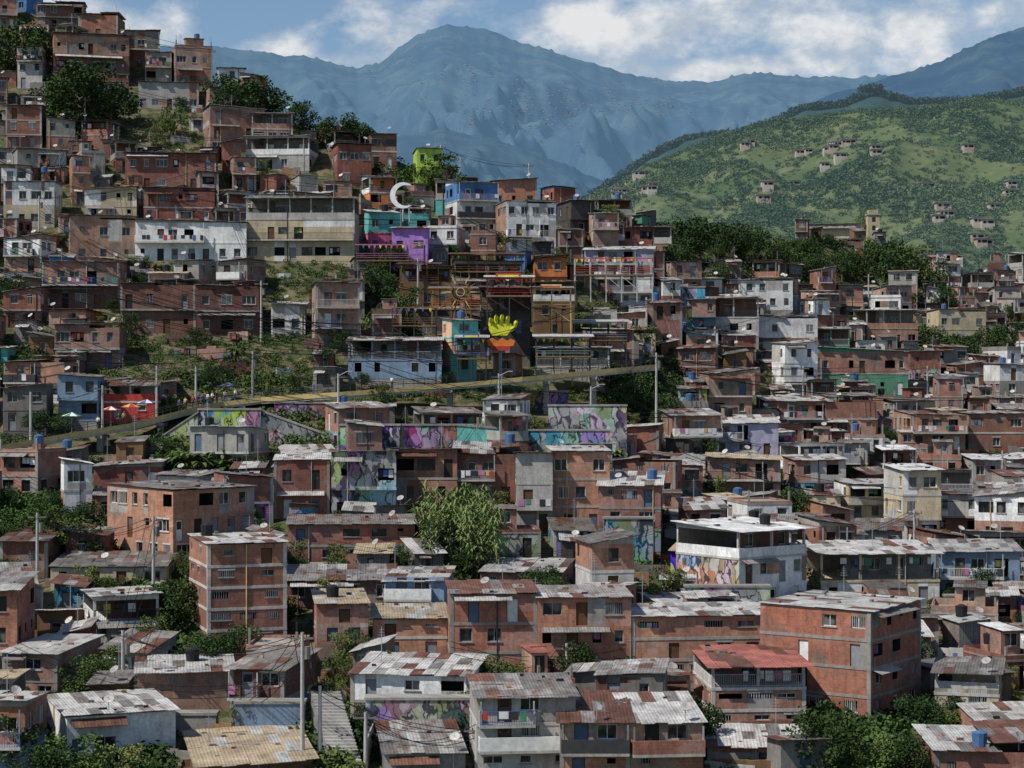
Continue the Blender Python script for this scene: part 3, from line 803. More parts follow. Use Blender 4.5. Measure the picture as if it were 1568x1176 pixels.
mo=hill("distant_mountain",[(-300,60),(320,72),(400,79),(480,90),(545,104),(580,97),(600,82),(640,52),(690,40),(740,42),(790,64),(850,80),(900,95),(960,113),(1020,123),(1090,127),(1140,112),(1240,118),(1310,120),(1400,112),(1700,90),(2200,60)],7000,3900,400,"hillBlue",420,-500,2200,5,110,1.8,14)
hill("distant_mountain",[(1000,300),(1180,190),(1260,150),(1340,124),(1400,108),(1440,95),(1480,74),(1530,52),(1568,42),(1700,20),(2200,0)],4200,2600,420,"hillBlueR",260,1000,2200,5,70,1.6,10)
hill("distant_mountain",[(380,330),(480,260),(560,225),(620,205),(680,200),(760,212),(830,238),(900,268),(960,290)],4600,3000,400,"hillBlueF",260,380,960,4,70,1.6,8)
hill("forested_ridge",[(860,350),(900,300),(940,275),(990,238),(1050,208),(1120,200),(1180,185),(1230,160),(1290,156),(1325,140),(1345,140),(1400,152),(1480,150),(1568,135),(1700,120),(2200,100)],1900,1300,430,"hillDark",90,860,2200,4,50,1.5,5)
GC=[(700,400),(880,322),(930,292),(1000,252),(1080,218),(1150,194),(1200,184),(1300,170),(1400,165),(1500,152),(1568,156),(1700,150),(2200,120)]
def ghill(px,s):
    pc=lerp1(px,[a for a,b in GC],[b for a,b in GC]); d0,d1=560,980; pyb=455
    ya=d0+(d1-d0)*s; zc=(CY-pc)/F*d1; zb=(CY-pyb)/F*d0
    z=zb+(zc-zb)*(s**.9); x=(px-CX)/F*ya
    q=Vector((x/60,ya/120,.3)); rg=1-abs(noise.noise(q))*2
    z+=26*(rg*.6+noise.noise(q*2.6)*.4-.3)*math.sin(math.pi*min(1,s))**.8
    return (x,ya,z)
V=[]; cl=list(range(700,2201,6))
for j in range(61):
    for px in cl: V.append(ghill(px,j/60))
for px in cl: V.append(((px-CX)/F*1200,1200,-70))
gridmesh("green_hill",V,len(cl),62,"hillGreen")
def smallhouse(M,x,y,z,w,l,hh,wm,rm):
    M.box(x-w/2,x+w/2,y-l/2,y+l/2,z-3,z+hh,wm)
    M.hexa([(x-w/2-.4,y-l/2-.5,z+hh),(x+w/2+.4,y-l/2-.5,z+hh),(x+w/2+.4,y+l/2,z+hh),(x-w/2-.4,y+l/2,z+hh)],
           [(x-w/2-.4,y-l/2-.5,z+hh+.15),(x+w/2+.4,y-l/2-.5,z+hh+.15),(x+w/2+.4,y+l/2,z+hh+w*.12),(x-w/2-.4,y+l/2,z+hh+w*.12)],rm)
    for k in (-.28,.1,.3): M.box(x+w*k-.4,x+w*k+.4,y-l/2-.05,y-l/2+.02,z+hh*.4,z+hh*.75,"interior")
fm=MB()
bv=BVHTree.FromPolygons([v.co[:] for v in mo.data.vertices],[p.vertices[:] for p in mo.data.polygons])
for cx,cy,sx,sy,n in ((830,165,60,22,130),(690,110,50,20,35),(960,150,45,12,35),(1000,165,30,8,25),(560,120,40,12,10)):
    for _ in range(n):
        px=random.gauss(cx,sx); py=random.gauss(cy,sy); hit=bv.ray_cast(Vector((0,0,0)),Vector(((px-CX)/F,1,(CY-py)/F)).normalized())
        if hit[0]:
            p=hit[0]; smallhouse(fm,p.x,p.y,p.z,U(5,10),8,U(1,4),"farhouse","farhouse")
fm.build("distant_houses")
fm=MB()
for px,s,n in ((1292,.62,6),(1275,.6,4),(1230,.68,2),(1110,.6,2),(1090,.45,3),(1480,.5,2),(1010,.42,5),(985,.45,5),(960,.5,6),(1180,.3,3),(1420,.35,2),(1535,.3,3),(940,.6,5),(925,.5,5),(1000,.35,4),(1050,.5,2),(1340,.45,2),(1150,.7,2),(1210,.5,2),(950,.78,4),(975,.72,4),(1500,.15,5),(1450,.2,4)):
    for k in range(n):
        x,y,z=ghill(px+U(-14,14),s+U(-.03,.03)); smallhouse(fm,x,y,z+.4,U(3,5),4,2.2,"hillwall","hillroof")
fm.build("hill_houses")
# ------------------------------------------------ foliage meshes
def quadcloud(C,S):
    n=len(C); a=np.random.normal(size=(n,3)); a[:,2]=np.abs(a[:,2])+.2; a/=np.linalg.norm(a,axis=1)[:,None]
    t=np.random.normal(size=(n,3)); u=np.cross(a,t); u/=np.linalg.norm(u,axis=1)[:,None]; w=np.cross(a,u)
    s=S[:,None]; asp=np.random.uniform(.5,.9,(n,1))
    return np.stack([C-u*s-w*s*asp*.3,C-w*s*asp,C+u*s+w*s*.1,C+w*s*asp],axis=1)
def meshfromquads(name,Q,mat,extra=None):
    n=len(Q); V=Q.reshape(-1,3); me=bpy.data.meshes.new(name)
    ev=[];ef=[]
    if extra: ev=extra.v; ef=extra.f
    nv=n*4+len(ev)
    allv=np.concatenate([V,np.array(ev)]) if ev else V
    loops=[n_ for f in ef for n_ in [i+n*4 for i in f]]
    me.vertices.add(nv); me.vertices.foreach_set("co",allv.astype(np.float32).ravel())
    li=np.concatenate([np.arange(n*4),np.array(loops,dtype=int)]) if ef else np.arange(n*4)
    me.loops.add(len(li)); me.loops.foreach_set("vertex_index",li.astype(np.int32))
    st=list(np.arange(n)*4); k=n*4
    for f in ef: st.append(k); k+=len(f)
    me.polygons.add(len(st)); me.polygons.foreach_set("loop_start",np.array(st,dtype=np.int32))
    me.materials.append(MATS[mat])
    if ef:
        me.materials.append(MATS["bark"]); me.polygons.foreach_set("material_index",np.array([0]*n+[1]*len(ef),dtype=np.int32))
    me.update(calc_edges=True); me.validate(); return me
def clumpcloud(centers,radii,per,leaf):
    out=[];ss=[]
    for c,r in zip(centers,radii):
        k=int(per*r*r)+6
        d=np.random.normal(size=(k,3)); d/=np.linalg.norm(d,axis=1)[:,None]
        rad=r*np.random.uniform(.35,1.08,(k,1))**.6; P=c+d*rad*np.array([1,1,.8]); out.append(P); ss.append(np.random.uniform(.6,1.3,k)*leaf)
    return np.concatenate(out),np.concatenate(ss)
def treemesh(name,Hh,Rr,ncl,per,leaf,mat,trunkfrac=.35):
    T=MB(); top=Hh*trunkfrac
    T.tube((0,0,-.6),(.15,0,top),.05*Hh*.6+.06,.03*Hh*.6+.04,"bark",8)
    C=[];Rd=[]
    for i in range(ncl):
        a=U(0,6.28); q=math.sqrt(R()); z=U(0,1); rr=Rr*q*math.sqrt(max(.1,1-(z*1.1-.35)**2))
        c=np.array([rr*math.cos(a),rr*math.sin(a),top*.85+(Hh-top)*.92*z]); C.append(c); Rd.append(Rr*U(.22,.4))
        if i%2==0: T.tube((.1,0,top*U(.6,1)),tuple(c),.07,.025,"bark",5)
    P,S=clumpcloud(C,Rd,per,leaf)
    return meshfromquads(name,quadcloud(P,S),mat,T)
TM=[treemesh("tree_a",6,2.6,22,130,.15,"leaf"),treemesh("tree_b",6,3.1,26,120,.16,"leafD"),treemesh("tree_c",7,2.2,20,140,.15,"leaf",.4),treemesh("tree_d",5,2.9,22,130,.14,"leafD",.25),treemesh("tree_e",6,2.4,18,120,.15,"leafY",.3)]
def tree(px,py,hpx,v=None,d=None,wide=1.0,name="broadleaf_tree"):
    if d is None: d=D(px,py)
    me=TM[v if v is not None else random.randrange(4)]
    o=bpy.data.objects.new(name,me); linkobj(o); o.location=P3(px,py,d)
    s=hpx*d/F/6.2; o.scale=(s*wide*U(.9,1.1),s*wide*U(.9,1.1),s); o.rotation_euler=(0,0,U(0,6.28)); return o
for a in [(140,205,115,1,None,1.2),(95,190,80),(170,195,70),(30,120,90,1,None,1.3),(385,190,75,1,None,1.3),(410,180,60,3),(340,160,48,1),(440,195,40),(465,205,52,1),(525,235,62,1,None,1.3),(550,230,45),
 (680,310,75,2,None,1.1),(655,300,50),(640,290,40,1),(265,215,55,0),(240,225,40,4),(620,420,30),(1070,405,75,1,None,1.2),(1120,395,70,3,None,1.2),(1160,400,55,1),(1040,430,60,1),(1100,445,55,3),(1200,420,50,1),
 (1290,430,50,1),(1330,440,65,0),(1370,450,85,1),(1400,440,70,4,None,1.2),(1430,450,60,0),(1250,430,45,1),(1380,475,50,3),(1445,485,50,1),(960,640,75,1),(1000,655,70,3),(940,610,55,1),(1025,670,60,1),
 (30,850,75,0,None,1.2),(85,858,90,0,None,1.2),(130,858,70,3,None,1.3),(60,815,60,0),(265,975,90,1,None,1.2),(235,1000,60),(1215,795,50,1),(975,1065,60,1,None,1.3),(1000,1060,45,0),
 (900,925,55,4),(935,935,45,0),(1020,935,70,4,None,1.2),(990,940,50,4),(585,640,55,0),(560,650,45,4),(595,520,60,1),(625,500,60,2),(580,470,60,1),(570,440,50,3),(600,415,45,1),
 (15,1195,110,0,None,1.1),(110,1215,95,0,None,1.3),(190,1215,80,4,None,1.2),(60,1220,80,1,None,1.3),(235,1220,60,0),(1270,1195,120,1,None,1.0),(1330,1200,85,0,None,1.2),(1385,1200,80,1),(1450,1125,60,1,None,1.2),(1520,555,60,1),(1470,560,50),(1430,545,60,3),(1550,540,50,1),
 (20,600,60,3),(50,590,50,1),(20,480,60,1),(700,420,30,1),(480,380,45,1),(860,420,40,2),(930,365,50,1),(935,350,40,4),(500,570,50,3),(330,590,40,3),(560,560,40,1),(985,545,50,0),(1450,640,50,1),(1240,400,40,1),(1325,360,40,2,600)]:
    tree(*a)
cnt=0
for _ in range(1500):
    px=U(-30,1600); py=U(ridge(px)+8,1150)
    p=P3(px,py)
    if not freep(p,.6) or roaddist(p.x,p.y)<4: continue
    v=inveg(px,py)
    if v in("w",): continue
    if v is None or R()<.25:
        tree(px,py,U(1.8,4.0)*F/p.y,random.choice([0,1,1,3,3,4]),name="yard_tree"); cnt+=1
    if cnt>190: break
def proto(k,r,leaf,per=70):
    out=[]
    for _ in range(k):
        C=[np.array([U(-.6,.6)*r,U(-.6,.6)*r,U(.1,.7)*r]) for _ in range(4)]
        P,S=clumpcloud(C,[r*U(.4,.65) for _ in range(4)],per/(r*r),leaf); out.append(quadcloud(P,S))
    return out
def mass(name,pts,protos,mat):
    Q=[]
    for (x,y,z,s) in pts:
        q=random.choice(protos); a=U(0,6.28); c,sn=math.cos(a),math.sin(a)
        M_=np.array([[c,-sn,0],[sn,c,0],[0,0,1]])*s
        Q.append(q@M_.T+np.array([x,y,z]))
    me=meshfromquads(name,np.concatenate(Q),mat); o=bpy.data.objects.new(name,me); linkobj(o)
pr=proto(6,1.0,.13,60)
pts={"leaf":[],"leafD":[],"leafY":[]}
for v in VEG:
    A=(v[1]-v[0])*(v[3]-v[2]); n=int(A/({"t":45,"g":42,"c":80,"w":160}[v[4]]))
    for _ in range(n):
        px=U(v[0]-12,v[1]+12); py=U(v[2]-5,v[3]+8)
        if py<ridge(px): continue
        p=P3(px,py)
        if not freep(p) or roaddist(p.x,p.y)<3.2: continue
        g_=noise.noise(p*.08)
        key=("leafY" if g_>.15 else "leaf") if v[4]=="g" else ("leafD" if g_<.05 else "leaf")
        pts[key].append((p.x,p.y,p.z-.3,U(.4,1.0) if v[4]=="g" else U(.8,2.0)))
for _ in range(3000):
    px=U(-60,1640); py=U(ridge(px)+2,1230); p=P3(px,py)
    if not freep(p,0) or roaddist(p.x,p.y)<3.2: continue
    pts[random.choice(["leaf","leafD","leafD"])].append((p.x,p.y,p.z-.3,U(.4,1.1)))
for k,v in pts.items(): mass("hillside_shrubs",v,pr,k)
pf=proto(6,1.0,.19,34)
P_=[]
for _ in range(13500):
    px=U(850,1680); s=R()**.9; x,y,z=ghill(px,s)
    g_=noise.noise(Vector((x*.022,y*.014,2)))+.6*noise.noise(Vector((x*.07,y*.05,2)))
    if g_>.26 and s<.97:
        if R()<.5: continue
        P_.append((x,y,z-.3,U(.5,1.3))); continue
    P_.append((x,y,z-.5,U(1.2,2.9)*(1 if g_<-.1 else .8)))
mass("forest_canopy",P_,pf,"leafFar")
P_=[]
for px in range(870,1700,4):
    for k in range(4):
        pc=lerp1(px,[0,860,900,940,990,1050,1120,1180,1230,1290,1325,1345,1400,1480,1568,1700],[350,350,300,275,238,208,200,185,160,156,140,140,152,150,135,120])
        dd=1880; P_.append(((px+U(-2,2)-CX)/F*dd,dd,(CY-pc)/F*dd-6+(6 if 1318<px<1348 else 0),U(4,8)))
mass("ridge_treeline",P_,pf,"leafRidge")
def cane(px0,px1,py,h,n,name,mat="cane"):
    Q=[];T=MB(); o=P3((px0+px1)/2,py)
    for _ in range(n):
        p=P3(U(px0,px1),py+U(-25,15)); p-=o; hh=h*U(.5,1.1); lean=Vector((U(-.22,.22),U(-.2,.1),1)).normalized()
        T.tube(tuple(p),tuple(p+lean*hh),.05,.02,"bark",4)
        for k in range(22):
            t=U(.15,1)**.8; c=p+lean*hh*t; a=U(0,6.28); L=U(.8,1.6); dr=Vector((math.cos(a),math.sin(a),U(.4,1.6))).normalized(); sd=dr.cross(Vector((0,0,1))).normalized()*.085
            e_=c+dr*L*.6; f_=e_+Vector((dr.x,dr.y,-.5)).normalized()*L*.5
            Q.append([c-sd,c+sd,e_+sd,e_-sd]); Q.append([e_-sd,e_+sd,f_+sd*.2,f_-sd*.2])
    me=meshfromquads(name,np.array([[list(v) for v in q] for q in Q]),mat,T); ob=bpy.data.objects.new(name,me); linkobj(ob); ob.location=o
cane(652,765,872,6.4,70,"giant_cane"); cane(655,760,845,5.5,40,"giant_cane")
def banana(px,py,h,name="banana_plant"):
    M=MB(); o=P3(px,py)
    for s in range(3):
        bx,by=U(-1,1),U(-.6,.6); hh=h*U(.7,1)
        M.tube((bx,by,0),(bx,by,hh*.5),.13,.08,"leaf",6)
        for k in range(9):
            a=U(0,6.28); L=hh*.6; pr_=Vector((bx,by,hh*.45)); el=U(.5,1.3); w0=.22
            for j in range(5):
                el2=el-j*.42; q=pr_+Vector((math.cos(a)*math.cos(el2),math.sin(a)*math.cos(el2),math.sin(el2)))*L/5
                sd=Vector((-math.sin(a),math.cos(a),0)); w1=w0*(1.25 if j<1 else .85) if j<4 else .02
                M.poly([tuple(pr_-sd*w0),tuple(pr_+sd*w0),tuple(q+sd*w1),tuple(q-sd*w1)],"leafY" if k%3==0 else "leaf"); pr_=q; w0=w1
    M.build(name,None,o)
for a in [(290,735,5),(315,735,4.5),(275,730,4),(340,735,3.5),(245,430,4),(370,560,4),(330,720,4),(940,350,5),(950,720,4),(205,500,4),(615,1040,3),(760,640,3)]: banana(*a)
# ------------------------------------------------ road + bridge
M=MB(); wd=4.6
def q(p,dy,dz): return (p.x,p.y+dy,p.z+dz)
for i in range(len(RP)-1):
    a,b_=RP[i],RP[i+1]
    M.hexa([q(a,0,-.6),q(b_,0,-.6),q(b_,wd,-.6),q(a,wd,-.6)],[q(a,0,0),q(b_,0,0),q(b_,wd,0),q(a,wd,0)],"concL")
    M.hexa([q(a,.3,.003),q(b_,.3,.003),q(b_,wd-.3,.003),q(a,wd-.3,.003)],[q(a,.3,.02),q(b_,.3,.02),q(b_,wd-.3,.02),q(a,wd-.3,.02)],"asph")
    M.hexa([q(a,-.08,-.35),q(b_,-.08,-.35),q(b_,.2,-.35),q(a,.2,-.35)],[q(a,-.08,.22),q(b_,-.08,.22),q(b_,.2,.22),q(a,.2,.22)],"yellowP")
    L=(b_-a).length; n=max(1,int(L/1.3))
    for k in range(n):
        p=a+(b_-a)*(k/n); M.box(p.x-.035,p.x+.035,p.y+.02,p.y+.09,p.z+.22,p.z+1.15,"frameK")
    for hh in (.6,.9,1.12): M.tube(q(a,.05,hh),q(b_,.05,hh),.035,.035,"frameK",4)
    n=max(1,int(L/6))
    for k in range(n):
        p=a+(b_-a)*((k+.5)/n); zg=gz(p.x,p.y+1)
        if zg<p.z-.8:
            M.box(p.x-.35,p.x+.35,p.y+.8,p.y+1.5,zg-1.5,p.z-.95,"conc"); M.box(p.x-.4,p.x+.4,p.y+.05,p.y+wd-.1,p.z-.95,p.z-.602,"conc")
            M.box(p.x-.35,p.x+.35,p.y+3.2,p.y+3.9,zg-1.5,p.z-.95,"conc")
M.build("elevated_road")
M=MB(); c=P3(330,616,244); M.box(c.x-6,c.x+7,c.y,c.y+6,c.z-4,c.z+.02,"concL"); M.build("viewpoint_terrace")
def retwall(x0,x1,yt,yb,mat,d=None,lean=.12,yt2=None,yb2=None):
    d=d or D((x0+x1)/2,yb)-1.2
    yt2=yt2 or yt; yb2=yb2 or yb; M=MB()
    a=P3(x0,yb,d);b_=P3(x1,yb2,d); c_=P3(x1,yt2,d);e_=P3(x0,yt,d); hh=lean*(e_.z-a.z)
    o=a.copy(); a-=o;b_-=o;c_-=o;e_-=o
    M.hexa([(a.x,a.y,a.z-3),(b_.x,b_.y,b_.z-3),(b_.x,b_.y+1.2,b_.z-3),(a.x,a.y+1.2,a.z-3)],[(e_.x,e_.y+hh,e_.z),(c_.x,c_.y+hh,c_.z),(c_.x,c_.y+1.5,c_.z),(e_.x,e_.y+1.5,e_.z)],mat)
    M.hexa([(e_.x-.1,e_.y+hh-.1,e_.z+.002),(c_.x+.1,c_.y+hh-.1,c_.z+.002),(c_.x+.1,c_.y+1.6,c_.z+.002),(e_.x-.1,e_.y+1.6,e_.z+.002)],[(e_.x-.1,e_.y+hh-.1,e_.z+.2),(c_.x+.1,c_.y+hh-.1,c_.z+.2),(c_.x+.1,c_.y+1.6,c_.z+.2),(e_.x-.1,e_.y+1.6,e_.z+.2)],"conc")
    M.build("graffiti_wall",None,o)
retwall(302,398,628,700,"grafB",230); retwall(250,302,668,705,"grafA",230,yt2=632); retwall(398,512,630,700,"grafA",230.5,yt2=672)
retwall(520,612,652,688,"grafB",225); retwall(600,800,652,686,"grafC",226); retwall(700,775,652,690,"turq",225,yt2=658); retwall(840,960,622,690,"grafA",234); retwall(790,935,660,690,"grafB",228)
retwall(0,80,690,740,"grafA"); retwall(560,720,1072,1116,"grafA",D(640,1118)-2.6,0.0); retwall(925,1000,795,845,"grafB",D(965,850)-2,0)
retwall(420,520,618,640,"grafC",238); retwall(1450,1568,915,950,"grafB"); retwall(800,870,600,640,"grafC",250,0)
retwall(0,60,880,960,"concL",None,.2,yt2=905); retwall(180,330,1096,1120,"conc"); retwall(1050,1180,900,935,"grafA",D(1100,950)-2); retwall(1000,1080,440,480,"grafB"); retwall(985,1060,470,500,"grafC")
retwall(1480,1520,908,930,"limeP",D(1500,930)-2,0); retwall(360,465,1078,1112,"bluegray",D(410,1118)-2.2,0)
M=MB()
for k in range(26): M.box(-k*.1,2.2-k*.1,k*.33,k*.33+.34,k*.18-3,k*.18,"concL")
M.box(2.25,2.35,0,8,0,2.5,"concL")
M.build("concrete_stairs",None,P3(512,1185,139))
# ------------------------------------------------ utility poles and wires
def pole(px,yt,yb,d=None,lamp=False):
    d=d or D(px,yb)-.5; o=P3(px,yb,d); h=(yb-yt)*d/F; M=MB()
    M.tube((0,0,-2),(0,0,h),.19,.12,"pole",8)
    M.box(-.9,.9,-.06,.06,h-.5,h-.38,"concD"); 
    for x in (-.8,-.3,.3,.8): M.cyl(x,0,h-.38,h-.2,.05,.04,"frameK",6)
    if lamp: M.tube((0,0,h-.3),(1.2,-.4,h+.3),.05,.04,"pole",5); M.box(1.1,1.7,-.5,-.3,h+.22,h+.34,"concL")
    elif R()<.5: M.cyl(.35,0,h-1.9,h-1.0,.22,.22,"concD",8)
    M.build("street_lamp" if lamp else "utility_pole",None,o); return o+Vector((0,0,h-.25))
PT=[pole(*a) for a in [(387,538,612,243),(518,572,676,237,True),(764,572,652,240,True),(905,592,662,240,True),(463,968,1180),(490,1050,1185,139.5),(57,785,885),(235,790,915),(188,965,1065),(1005,540,680),
 (1318,690,740),(372,1070,1120),(157,590,660,228),(240,560,640,236),(47,600,668,222),(540,520,560),(1535,690,760),(675,222,300),(990,455,530),(730,1110,1185),(1095,500,560),(705,240,300),(199,430,500),(400,430,520),(120,575,640),(1150,840,900),(1400,780,850),(868,985,1050),(640,395,470),(300,560,612,240),
 (810,250,310),(130,150,215),(330,250,310),(60,300,360),(1230,560,620),(1420,560,620),(1330,420,480),(560,1090,1180),(690,690,770)]]
W_=MB()
def wirec(a,b,sag,r=.038):
    pv=None
    for i in range(13):
        t=i/12; p=a.lerp(b,t); p=Vector((p.x,p.y,p.z-sag*4*t*(1-t)))
        if pv is not None: W_.tube(pv,p,r,r,"wire",3)
        pv=p
prs=[(0,1),(1,2),(2,3),(3,9),(12,13),(13,0),(14,12),(4,8),(4,5),(6,7),(7,8),(16,10),(11,4),(20,18),(22,23),(23,15),(24,13),(25,26),(5,19),(19,27),(17,21),(28,18),(9,20),(29,0),(15,1),(30,17),(31,33),(32,33),(32,23),(34,35),(36,20),(9,34),(37,19),(38,2),(22,33),(31,32),(15,18),(23,28)]
for i,j in prs:
    for k in range(3): wirec(PT[i]+Vector((-.6+.6*k,0,-.15*k)),PT[j]+Vector((-.6+.6*k,0,-.15*k)),U(.6,1.6),.03)
for a,b in (((-50,385,262),(620,520,243)),((-50,405,262),(640,500,250)),((-50,415,260),(560,540,245)),((60,330,300),(480,470,262)),((-40,140,330),(420,220,330)),((80,0,380),(330,80,370)),((-40,520,240),(400,540,243)),((150,200,330),(600,290,310)),((900,540,255),(1400,560,330)),((560,430,262),(1000,470,285)),((400,905,185),(900,880,185)),((940,600,250),(1300,690,260)),((690,1000,150),(1100,950,165)),
 ((-40,60,360),(420,180,340)),((170,280,300),(660,340,300)),((-40,460,250),(480,620,236)),((560,560,240),(1050,640,240)),((1000,560,262),(1568,610,300)),((1050,700,230),(1568,760,230)),((-40,700,215),(300,760,200)),((500,840,180),(1050,800,195)),((20,1000,150),(470,1040,145)),((700,330,290),(1000,420,290)),((-40,230,320),(300,310,310)),((-40,360,240),(700,560,235)),((390,540,240),(900,470,262)),((-40,330,270),(540,520,245))):
    for k in range(3): wirec(P3(*a)+Vector((0,.4*k,.4*k)),P3(*b)+Vector((0,.4*k,.25*k)),U(1.5,3),.042 if a[2]>220 else .025)
W_.build("overhead_wires")
# ------------------------------------------------ park
def extr(M,pts,y0,y1,mat):
    n=len(pts); M.poly([(x,y0,z) for x,z in pts],mat); M.poly([(x,y1,z) for x,z in reversed(pts)],mat)
    for i in range(n):
        j=(i+1)%n; M.poly([(pts[i][0],y0,pts[i][1]),(pts[i][0],y1,pts[i][1]),(pts[j][0],y1,pts[j][1]),(pts[j][0],y0,pts[j][1])],mat)
M=MB(); o=P3(617,322,300); n=22; r=2.0
def P_c(t):
    f=math.sin(math.pi*t)**.8; a=math.radians(50+t*260); th=.06+.75*f
    return (r*math.cos(a),r*math.sin(a)),((r-th)*math.cos(a),(r-th)*math.sin(a))
for i in range(n):
    a0,a1=P_c(i/n),P_c((i+1)/n); extr(M,[a0[0],a1[0],a1[1],a0[1]],0,.3,"whiteP")
M.tube((0,.15,-r-2),(0,.15,-r+.2),.15,.15,"metal"); M.tube((1,.15,-r-2),(.9,.15,-r+.6),.1,.1,"metal")
M.build("crescent_moon_sculpture",None,o+Vector((0,0,2.3)))
M=MB(); o=P3(705,447,264)
for i in range(24):
    a0,a1=2*math.pi*i/24,2*math.pi*(i+1)/24
    for r0,r1,mt in ((1.15,1.32,"wood"),(.5,.6,"yellowP")): extr(M,[(r0*math.cos(a0),r0*math.sin(a0)),(r1*math.cos(a0),r1*math.sin(a0)),(r1*math.cos(a1),r1*math.sin(a1)),(r0*math.cos(a1),r0*math.sin(a1))],0,.2,mt)
    a=a0; c_,s_=math.cos(a),math.sin(a); L=2.7 if i%2==0 else 2.0
    extr(M,[(1.32*c_+.1*s_,1.32*s_-.1*c_),(L*c_,L*s_),(1.32*c_-.1*s_,1.32*s_+.1*c_)],.02,.16,"wood" if i%4 else "yellowP"); M.tube((.6*c_,.1,.6*s_),(1.2*c_,.1,1.2*s_),.03,.03,"wood",5)
M.tube((-1,.3,-5),(-.6,.3,-.9),.1,.1,"wood"); M.tube((1,.3,-5),(.6,.3,-.9),.1,.1,"wood")
M.build("sun_sculpture",None,o)
def ring(M,pts,rad,mat,n=8):
    for i in range(len(pts)-1): M.tube(pts[i],pts[i+1],rad[i],rad[i+1],mat,n)
M=MB(); o=P3(766,508,260)
extr(M,[(-1.5,.3),(-1.1,-.5),(.9,-.5),(1.6,.4),(1.5,1.1),(-1.5,1.0)],-.3,.3,"handY")
for i,(x,L) in enumerate(((-1.25,1.0),(-.6,1.35),(.1,1.45),(.8,1.25))):
    ring(M,[(x,0,.8),(x+.04*i,-.15,.8+L*.5),(x+.08*i,-.5,.8+L*.85),(x+.08*i,-.8,.8+L)],[.33,.3,.26,.12],"handY")
ring(M,[(1.3,0,.2),(1.9,-.1,.7),(2.1,-.4,1.3),(2.1,-.5,1.5)],[.33,.3,.25,.1],"handY")
extr(M,[(-1.6,-1.9),(1.7,-1.9),(2.0,-1.2),(1.4,-.9),(.9,-1.2),(.3,-.8),(-.4,-1.2),(-1,-.8),(-1.8,-1.1)],-.35,.5,"orangeP"); M.box(-1.2,1.3,-.5,.5,-2.5,-1.9,"clothR"); M.tube((0,.2,-6),(0,.2,-2.4),.25,.25,"metal")
M.build("giant_hand_sculpture",None,o)
def terrace(px0,px1,py,d,hm,post,railm,roofm=None,sign=None):
    a=P3(px0,py,d); w=(px1-px0)*d/F; M=MB(); dep=3.4
    M.box(0,w,0,dep,-.2,0,"wood")
    nn=max(2,int(w/2.2))
    for i in range(nn+1):
        x=.08+(w-.16)*i/nn
        M.box(x-.07,x+.07,.05,.19,-4,hm,post); M.box(x-.07,x+.07,dep-.3,dep-.16,-2,hm+.2,post)
    for zz in (.35,.65,.95): M.box(0,w,-.03,.04,zz,zz+.05,railm)
    M.box(-.1,w+.1,-.1,.04,hm,hm+.14,railm)
    if roofm:
        M.hexa([(-.4,-.7,hm+.19),(w+.4,-.7,hm+.19),(w+.4,dep,hm+.6),(-.4,dep,hm+.6)],[(-.4,-.7,hm+.25),(w+.4,-.7,hm+.25),(w+.4,dep,hm+.66),(-.4,dep,hm+.66)],roofm)
    for i in range(nn):
        x=.08+(w-.16)*i/nn
        if R()<.5: M.tube((x,.1,-.2),(x+w/nn*.9,.1,-1.9),.06,.06,post,4)
        for t in range(3):
            if R()<.7: 
                xx=x+t*w/nn/3; M.poly([(xx,-.12,hm-.05),(xx+.4,-.12,hm-.05),(xx+.2,-.12,hm-.55)],random.choice(["clothR","handY","clothB","limeP","clothP","orangeP"]))
    if sign: M.box(w*.2,w*.75,-.2,-.11,hm-.1,hm+.75,sign); M.box(w*.25,w*.7,-.23,-.2,hm+.15,hm+.5,"handY" if sign!="yellowP" else "clothR")
    M.build("lookout_terrace",None,a)
terrace(612,672,432,283,2.4,"wood","wood","rrust"); terrace(660,752,472,268,2.5,"wood","orangeP","rgray"); terrace(745,815,452,262,2.2,"frameK","clothR","rlight","clothR")
terrace(815,875,470,264,2.3,"yellowP","yellowP","rzinc","yellowP"); terrace(600,668,498,262,2.3,"frameK","wood"); terrace(700,745,548,252,2.4,"frameK","clothB","rlight","clothB")
terrace(820,905,545,256,2.3,"frameK","metal","rlight"); terrace(690,800,415,292,2.3,"wood","wood","rrust"); terrace(545,650,398,291,2.2,"frameK","clothP")
terrace(878,960,520,266,2.2,"frameK","metal","rlight"); terrace(380,540,335,303,2.3,"white","limeP"); terrace(880,1000,420,280,2.2,"concL","clothR")
def umbrella(px,py,d,m1,m2):
    M=MB(); M.tube((0,0,0),(0,0,2.3),.03,.03,"metal",5)
    for i in range(8):
        a0,a1=math.pi*i/4,math.pi*(i+1)/4; M.poly([(0,0,2.5),(1.2*math.cos(a0),1.2*math.sin(a0),2.05),(1.2*math.cos(a1),1.2*math.sin(a1),2.05)],m1 if i%2 else m2)
    M.build("market_umbrella",None,P3(px,py,d))
for px,m1,m2 in ((170,"clothR","clothW"),(200,"clothY","clothR"),(225,"clothB","clothW"),(350,"clothK","clothB"),(110,"clothG","clothW")):
    dd=lerp1(px,[p[0] for p in ROAD],[p[2] for p in ROAD])+3.4; z=lerp1(px,[p[0] for p in ROAD],[(CY-p[1])/F*p[2] for p in ROAD]); umbrella(px,CY-(z+.02)*F/dd,dd,m1,m2)
M=MB(); o=P3(1338,378,468); M.box(-1.4,1.4,0,2.8,-3,7.6,"cream"); M.box(-1.6,1.6,-.2,3,7.6,7.9,"concL"); M.box(-1.1,1.1,.3,2.5,7.9,8.9,"cream"); 
for z in (1.5,4,6): M.box(-.4,.4,-.03,.05,z,z+1.1,"interior")
M.build("lookout_tower",None,o)
